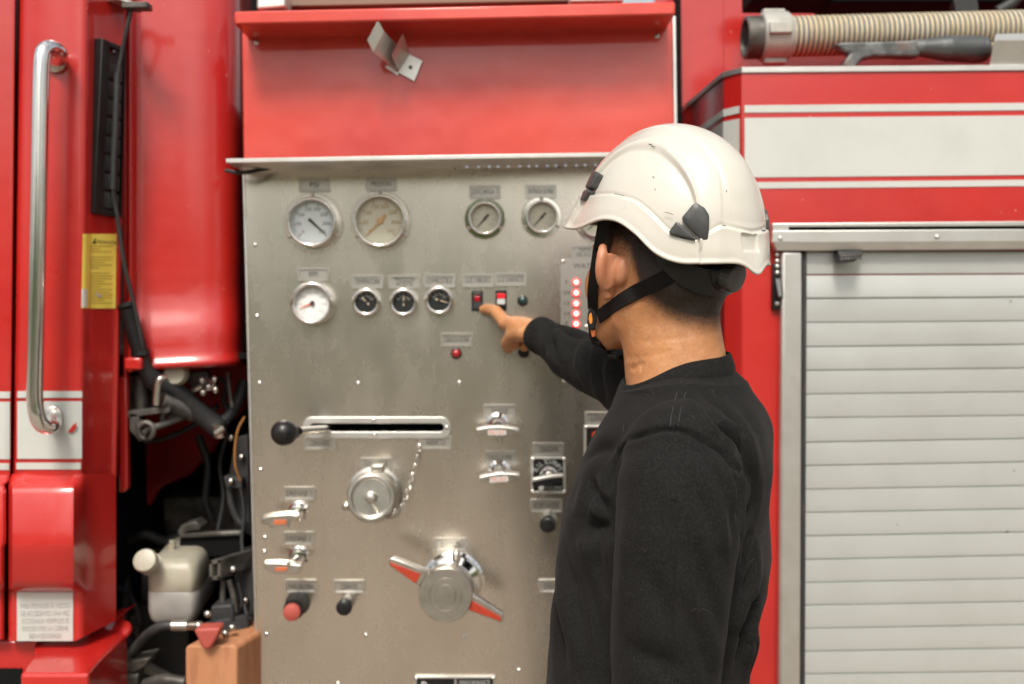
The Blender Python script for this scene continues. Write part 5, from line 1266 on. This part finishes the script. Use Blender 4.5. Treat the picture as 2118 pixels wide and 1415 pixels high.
# cradle band and adjusting knob
def bfhit(px, py, off):
    q = BF.hit(px, py); return None if q is None else q+BF.grad(q[None])[0]*off
mb = MB(); G = []
band_ang = np.radians(np.arange(60, 301, 4)); 
def headband(an, u):  # horizontal distance of the head surface along azimuth an at height u
    dv = math.cos(an)*HF+math.sin(an)*HS
    return BF.tree.ray_cast(Vector(hd(-.005, 0, u)), Vector(dv))[3] or .09
for an in band_ang:
    row = []; back = math.degrees(abs(PI-an)); dip = float(np.interp(back, [0, 20, 35, 50, 60, 72, 120], [0, .003, .012, .030, .052, .075, .08]))
    hgt = float(np.interp(back, [0, 22, 40, 55, 120], [.036, .034, .030, .022, .016]))
    for (t, o) in ((0, .001), (0, .0045), (.5, .0058), (1, .0045), (1, .001)):
        u = -.066+dip+hgt*t; rr = headband(an, u)+o+.004; row.append(hd(math.cos(an)*rr-.005, math.sin(an)*rr, u))
    G.append(row)
mb.grid(G); mb.build('headband', [m_black], helmet, ang=60)
# side arm of the cradle rising under the shell
k0 = hd(-.1185, .003, -.0345); kax = nrm(-HF*.93+HS*.02-HU*.12+np.array([.22, -.1, 0]))
kb = MB(); kb.lathe(k0-kax*.016, kax, [(0, .0215), (.012, .0225), (.016, .021), (.018, .019)], 44)
kn = kb.build('adjusting_knob', [m_black], helmet)
mb = MB(); c_ = k0+kax*.002; t1 = nrm(np.cross(kax, [0, 0, 1.])); t2 = np.cross(kax, t1); G = []
for hh, r_ in ((0, .0170), (.0, .0190), (.012, .0200), (.015, .0196), (.0165, .0165), (.0165, .0005)):
    G.append([c_+kax*hh+(t1*math.cos(2*PI*k/120)+t2*math.sin(2*PI*k/120))*(r_+(.00035*np.sign(math.cos(2*PI*k/120*30)) if .002 < hh < .0165 else 0)) for k in range(121)])
mb.grid(G).build('dial', [m_vent], kn, ang=50)
# straps follow the head; widths in metres
def ribbon(cen, wid, name, m, parent, th=.0016, wdir=None):
    c = spline(cen, 7); mb = MB(); G = []; n = len(c); ww = wid if hasattr(wid, '__len__') else [wid]*n
    for i, q in enumerate(c):
        t = nrm(c[min(i+1, n-1)]-c[max(i-1, 0)]); g = BF.grad(q[None])[0]
        if wdir is not None: g = nrm(np.cross(t, nrm(np.asarray(wdir[0])*(1-i/(n-1))+np.asarray(wdir[1])*i/(n-1)))); g = g if g@BF.grad(q[None])[0] > 0 else -g
        w = nrm(np.cross(t, g)); w_ = np.interp(i/(n-1), np.linspace(0, 1, len(ww)), ww)/2
        G.append([q-w*w_, q-w*w_*.96+g*th, q+w*w_*.96+g*th, q+w*w_, q-w*w_])
    mb.grid(G); return mb.build(name, [m], parent, ang=30)
def L3(px, py, l):   # photo point on the sagittal-parallel plane l
    d = HM@ray(px, py); o = HM@(CC-HO); return HO+(o+d*((l-o[1])/d[1]))@HM
buck = L3(1226, 657, .062)
fs = [L3(1250, 448, .100), L3(1244, 480, .0965), L3(1237, 520, .093), L3(1231, 560, .089), L3(1226, 600, .081), L3(1226, 640, .0665)]
ribbon(fs, .0155, 'chin_strap', m_strap, helmet, wdir=(HF*.8+HS*.35, HF*.8+HS*.35))
rs_ = []
for (x, y) in ((1408, 553), (1380, 572), (1350, 588), (1318, 603), (1290, 620), (1262, 640), (1240, 655)):
    q = bfhit(x, y, .0022); rs_.append(q if q is not None else buck)
rs_[-1] = L3(1238, 656, .0635)
ribbon(rs_, [.021, .0215, .021, .020, .019], 'chin_strap', m_strap, helmet)
cs = [L3(1226, 664, .063)]
for (x, y, l) in ((1230, 690, .058), (1243, 714, .046), (1262, 729, .034)):
    q = bfhit(x, y, .003); cs.append(L3(x, y, l) if q is None else q)
for (f, l, u) in ((.045, .020, -.192), (.055, -.005, -.196), (.062, -.035, -.180), (.064, -.058, -.140)): cs.append(hd(f, l, u))
ribbon(cs, [.012, .014, .015, .015], 'chin_strap', m_strap, helmet, wdir=(HF, HF))
ribbon([hd(.064, -.060, -.136), hd(.050, -.085, -.08), hd(.03, -.095, -.03), hd(.02, -.103, .012)], .0155, 'chin_strap', m_strap, helmet)
ribbon([hd(.060, -.064, -.134), hd(.02, -.073, -.115), hd(-.03, -.078, -.09), hd(-.07, -.062, -.06)], .019, 'chin_strap', m_strap, helmet)
bz = L3(1224, 656, .066); br_ = nrm(CC-bz); bx = nrm(np.cross([0, 0, 1.], br_)); bx = bx if bx[0] > 0 else -bx; by = np.cross(br_, bx); by = by if by[2] > 0 else -by
def bp(x, y, d=0): return bz+bx*(x-1224)*.00066-by*(y-656)*.00066+br_*d
mb = MB().prism([bp(*q, .0045) for q in ((1222, 632), (1229, 634), (1234, 644), (1235, 664), (1232, 680), (1226, 684), (1217, 682), (1214, 668), (1215, 650), (1217, 640))], -br_*.008)
bk = mb.build('buckle', [m_black], helmet, .0016, 3)
MB().prism([bp(*q, .0055) for q in ((1223, 646), (1226, 660), (1225, 670), (1220, 672), (1217, 660), (1219, 650))], -br_*.003).build('release_button', [m_orangeb], bk, .0008)
MB().prism([bp(*q, .001) for q in ((1220, 682), (1232, 683), (1231, 698), (1224, 700))], -br_*.003).build('strap_tab', [mat('orange_webbing', (.42, .10, .02), .6)], bk, .0006)

# ======================================== suction hose and pike pole on the deck
hose = empty('suction_hose', (.8, .12, 2.05), 'thick beige ribbed suction hose with a grey coupling, lying on the locker roof', 'hose')
A_, B_ = P(1562, 78, .115), P(2175, 62, .115); ax = (B_-A_)/np.linalg.norm(B_-A_); B_ = B_+ax*.9; s = pxm(.115)
R = 45*s
MB().lathe(A_-ax*22*s, ax, [(30*s, .035), (0, .037), (0, 41*s), (2*s, 42.5*s)]+[(2*s+k*s*3.6+dx*s, (43.0 if dx < 1.7 else 41.6)*s) for k in range(9) for dx in (.2, 1.6, 1.9, 3.4)]+[(36*s, 42*s)], 56, caps=(True, False)).build('threaded_end', [m_grime], hose, ang=25)
cp = MB().lathe(A_, ax, [(10*s, 44*s), (13*s, 49*s), (62*s, 50*s), (68*s, 46*s), (74*s, 40*s)], 56)
for a in (0, 90, 180, 270):
    an = math.radians(a+6); u1 = np.array([0, math.sin(an), math.cos(an)]); cp.box(A_+ax*38*s+u1*51*s, (46*s, 24*s, 12*s) if a % 180 else (46*s, 24*s, 12*s), 0, None if a % 180 == 0 else [[1, 0, 0], [0, 0, 1], [0, 1, 0]])
m_cpl = mat('grey_coupling', (.38, .37, .335), .5, .15, var=[((.29, .28, .25), 30, .45, .75), ((.48, .465, .42), 12, .5, .8)], bump=[(80, .2, .003)])
cp.build('coupling', [m_cpl], hose, .003, 2)
prof, ms = [], []; pitch = 10.2*s; n_ = int(np.linalg.norm(B_-A_)/pitch)+2; R = 41*s
for k in range(n_):
    b0 = 66*s+k*pitch
    for dx, rr in ((0, .945), (.42, .945), (.5, .985), (.62, 1.0), (.82, 1.0), (.94, .98)): prof.append((b0+dx*pitch, R*rr))
    ms += [1, 1, 0, 0, 0, 0]
MB().lathe(A_, ax, prof, 56, 0, ms[:len(prof)-1]).build('ribbed_hose', [m_hoser, m_hoseg], hose, ang=50)
tool = empty('pike_pole', (.8, .03, 2.02), 'worn black iron claw tool on a wooden pole, clipped in front of the ribbed hose', 'hand tool')
YT = .03
MB().plate([(1728, 90), (1745, 86), (1810, 85), (1880, 83), (1905, 79), (1905, 116), (1880, 118), (1845, 116), (1805, 117), (1786, 122), (1776, 132), (1772, 142), (1742, 141), (1748, 124), (1760, 110), (1745, 108)], YT, .030).build('claw', [m_tool], tool, .006, 3)
t0, t1 = P(1890, 99, YT+.015), P(2044, 103, YT+.015); ax = t1-t0; L_ = np.linalg.norm(ax); s = pxm(YT)
MB().lathe(t0, ax, [(0, 17*s), (L_*.12, 18*s), (L_*.27, 22*s), (L_*.40, 25*s), (L_*.44, 26.5*s), (L_*.47, 27*s), (L_*.5, 26*s), (L_*.8, 28*s), (L_*.9, 27.5*s), (L_*.905, 25*s), (L_*.93, 26*s), (L_*.97, 24*s), (L_*.99, 20*s), (L_, 15*s)], 40).build('socket', [m_tool], tool)
MB().lathe(t1-ax*.02, ax, [(0, 15*s), (.9, 15*s)], 28).build('pole', [m_pole], tool)

# ==================================================== ground, trees, sky, sun
g = MB().add([(-120, -120, 0), (120, -120, 0), (120, 120, 0), (-120, 120, 0)], [(0, 1, 2, 3)]).build('ground', [mat('dusty_concrete', (.235, .19, .145), .85, var=[((.18, .145, .11), .6, .35, .7), ((.28, .235, .18), 5, .4, .75)], bump=[(40, .3, .01)])]); g['kind'] = 'structure'
# leafy trees across the yard, seen only as green in the chrome and the steel
rg = np.random.default_rng(3); nb = 26; LV, LF = [], []
cents = np.stack([rg.uniform(-13, 13, nb), rg.uniform(-15, -10.5, nb), rg.uniform(.8, 2.1, nb)], 1); rad = rg.uniform(.8, 1.5, nb)
cents = np.concatenate([cents, np.stack([rg.uniform(-3.2, 1.8, 9), rg.uniform(-13, -11, 9), rg.uniform(1.6, 2.9, 9)], 1)]); rad = np.concatenate([rad, rg.uniform(.7, 1.15, 9)]); nb += 9; NL = 20000; ci = rg.integers(0, nb, NL); dv = rg.normal(size=(NL, 3)); dv /= np.linalg.norm(dv, axis=1)[:, None]
c = cents[ci]+dv*(rad[ci]*rg.uniform(.55, 1, NL)**.5)[:, None]; c[:, 2] = np.maximum(c[:, 2], .1)
a = rg.normal(size=(NL, 3)); a /= np.linalg.norm(a, axis=1)[:, None]; b = np.cross(a, rg.normal(size=(NL, 3))); b /= np.linalg.norm(b, axis=1)[:, None]; sz = rg.uniform(.10, .24, NL)[:, None]
VVt = np.stack([c-a*sz, c-b*sz*.5, c+a*sz, c+b*sz*.5], 1).reshape(-1, 3); FFt = np.arange(NL*4).reshape(-1, 4)
m_leaf = mat('leaves', (.17, .28, .03), .5, var=[((.30, .42, .05), 1.2, .45, .7)])
tr = np_mesh('trees', VVt, FFt, [m_leaf], None, smooth=False); tag(tr, kind='stuff')
W = bpy.data.worlds.new('World'); scn.world = W; W.use_nodes = True; nt = W.node_tree
sky = nt.nodes.new('ShaderNodeTexSky'); sky.sky_type = 'NISHITA'; sky.sun_disc = False
SUN_EL, SUN_AZ = math.radians(52), math.radians(188)      # azimuth clockwise from +Y
sky.sun_elevation = SUN_EL; sky.sun_rotation = SUN_AZ; sky.air_density = 1.3; sky.dust_density = 4.5; sky.ozone_density = .8
tcw = nt.nodes.new('ShaderNodeTexCoord'); mpw = nt.nodes.new('ShaderNodeMapping'); mpw.inputs['Scale'].default_value = (1, 1, 2.2); nw = nt.nodes.new('ShaderNodeTexNoise'); nw.inputs['Scale'].default_value = 3.4; nw.inputs['Detail'].default_value = 5; nw.inputs['Roughness'].default_value = .5
nt.links.new(tcw.outputs['Generated'], mpw.inputs['Vector']); nt.links.new(mpw.outputs[0], nw.inputs['Vector'])
rw = nt.nodes.new('ShaderNodeMapRange'); rw.inputs['From Min'].default_value = .36; rw.inputs['From Max'].default_value = .64; rw.inputs['To Min'].default_value = .45; rw.inputs['To Max'].default_value = 1.6; nt.links.new(nw.outputs['Fac'], rw.inputs[0])
cl_ = nt.nodes.new('ShaderNodeMix'); cl_.data_type = 'RGBA'; cl_.blend_type = 'MULTIPLY'; cl_.inputs[0].default_value = 1
hs_ = nt.nodes.new('ShaderNodeHueSaturation'); hs_.inputs['Saturation'].default_value = .38; mx_ = nt.nodes.new('ShaderNodeMix'); mx_.data_type = 'RGBA'; mx_.blend_type = 'MULTIPLY'; mx_.inputs[0].default_value = 1; mx_.inputs[7].default_value = (1, .985, .95, 1)
nt.links.new(sky.outputs[0], hs_.inputs['Color']); nt.links.new(hs_.outputs[0], mx_.inputs[6]); nt.links.new(mx_.outputs[2], cl_.inputs[6]); nt.links.new(rw.outputs[0], cl_.inputs[7]); nt.links.new(cl_.outputs[2], nt.nodes['Background'].inputs[0]); nt.nodes['Background'].inputs[1].default_value = .088
sd = bpy.data.lights.new('sun', 'SUN'); sd.energy = 1.5; sd.angle = math.radians(15); sd.color = (1, .945, .855)
so = bpy.data.objects.new('sun', sd); COL.objects.link(so)
dirv = Vector((math.sin(SUN_AZ)*math.cos(SUN_EL), math.cos(SUN_AZ)*math.cos(SUN_EL), math.sin(SUN_EL)))
so.rotation_euler = dirv.to_track_quat('Z', 'Y').to_euler(); so.location = dirv*20
vs = scn.view_settings; scn.display_settings.display_device = 'sRGB'; vs.view_transform = 'Standard'; vs.look = 'None'; vs.exposure = .97; vs.gamma = 1; vs.use_curve_mapping = False
cy = scn.cycles; cy.use_denoising = True; cy.max_bounces = 8; cy.glossy_bounces = 4; cy.diffuse_bounces = 4; cy.sample_clamp_indirect = 6; cy.caustics_reflective = False; cy.caustics_refractive = False
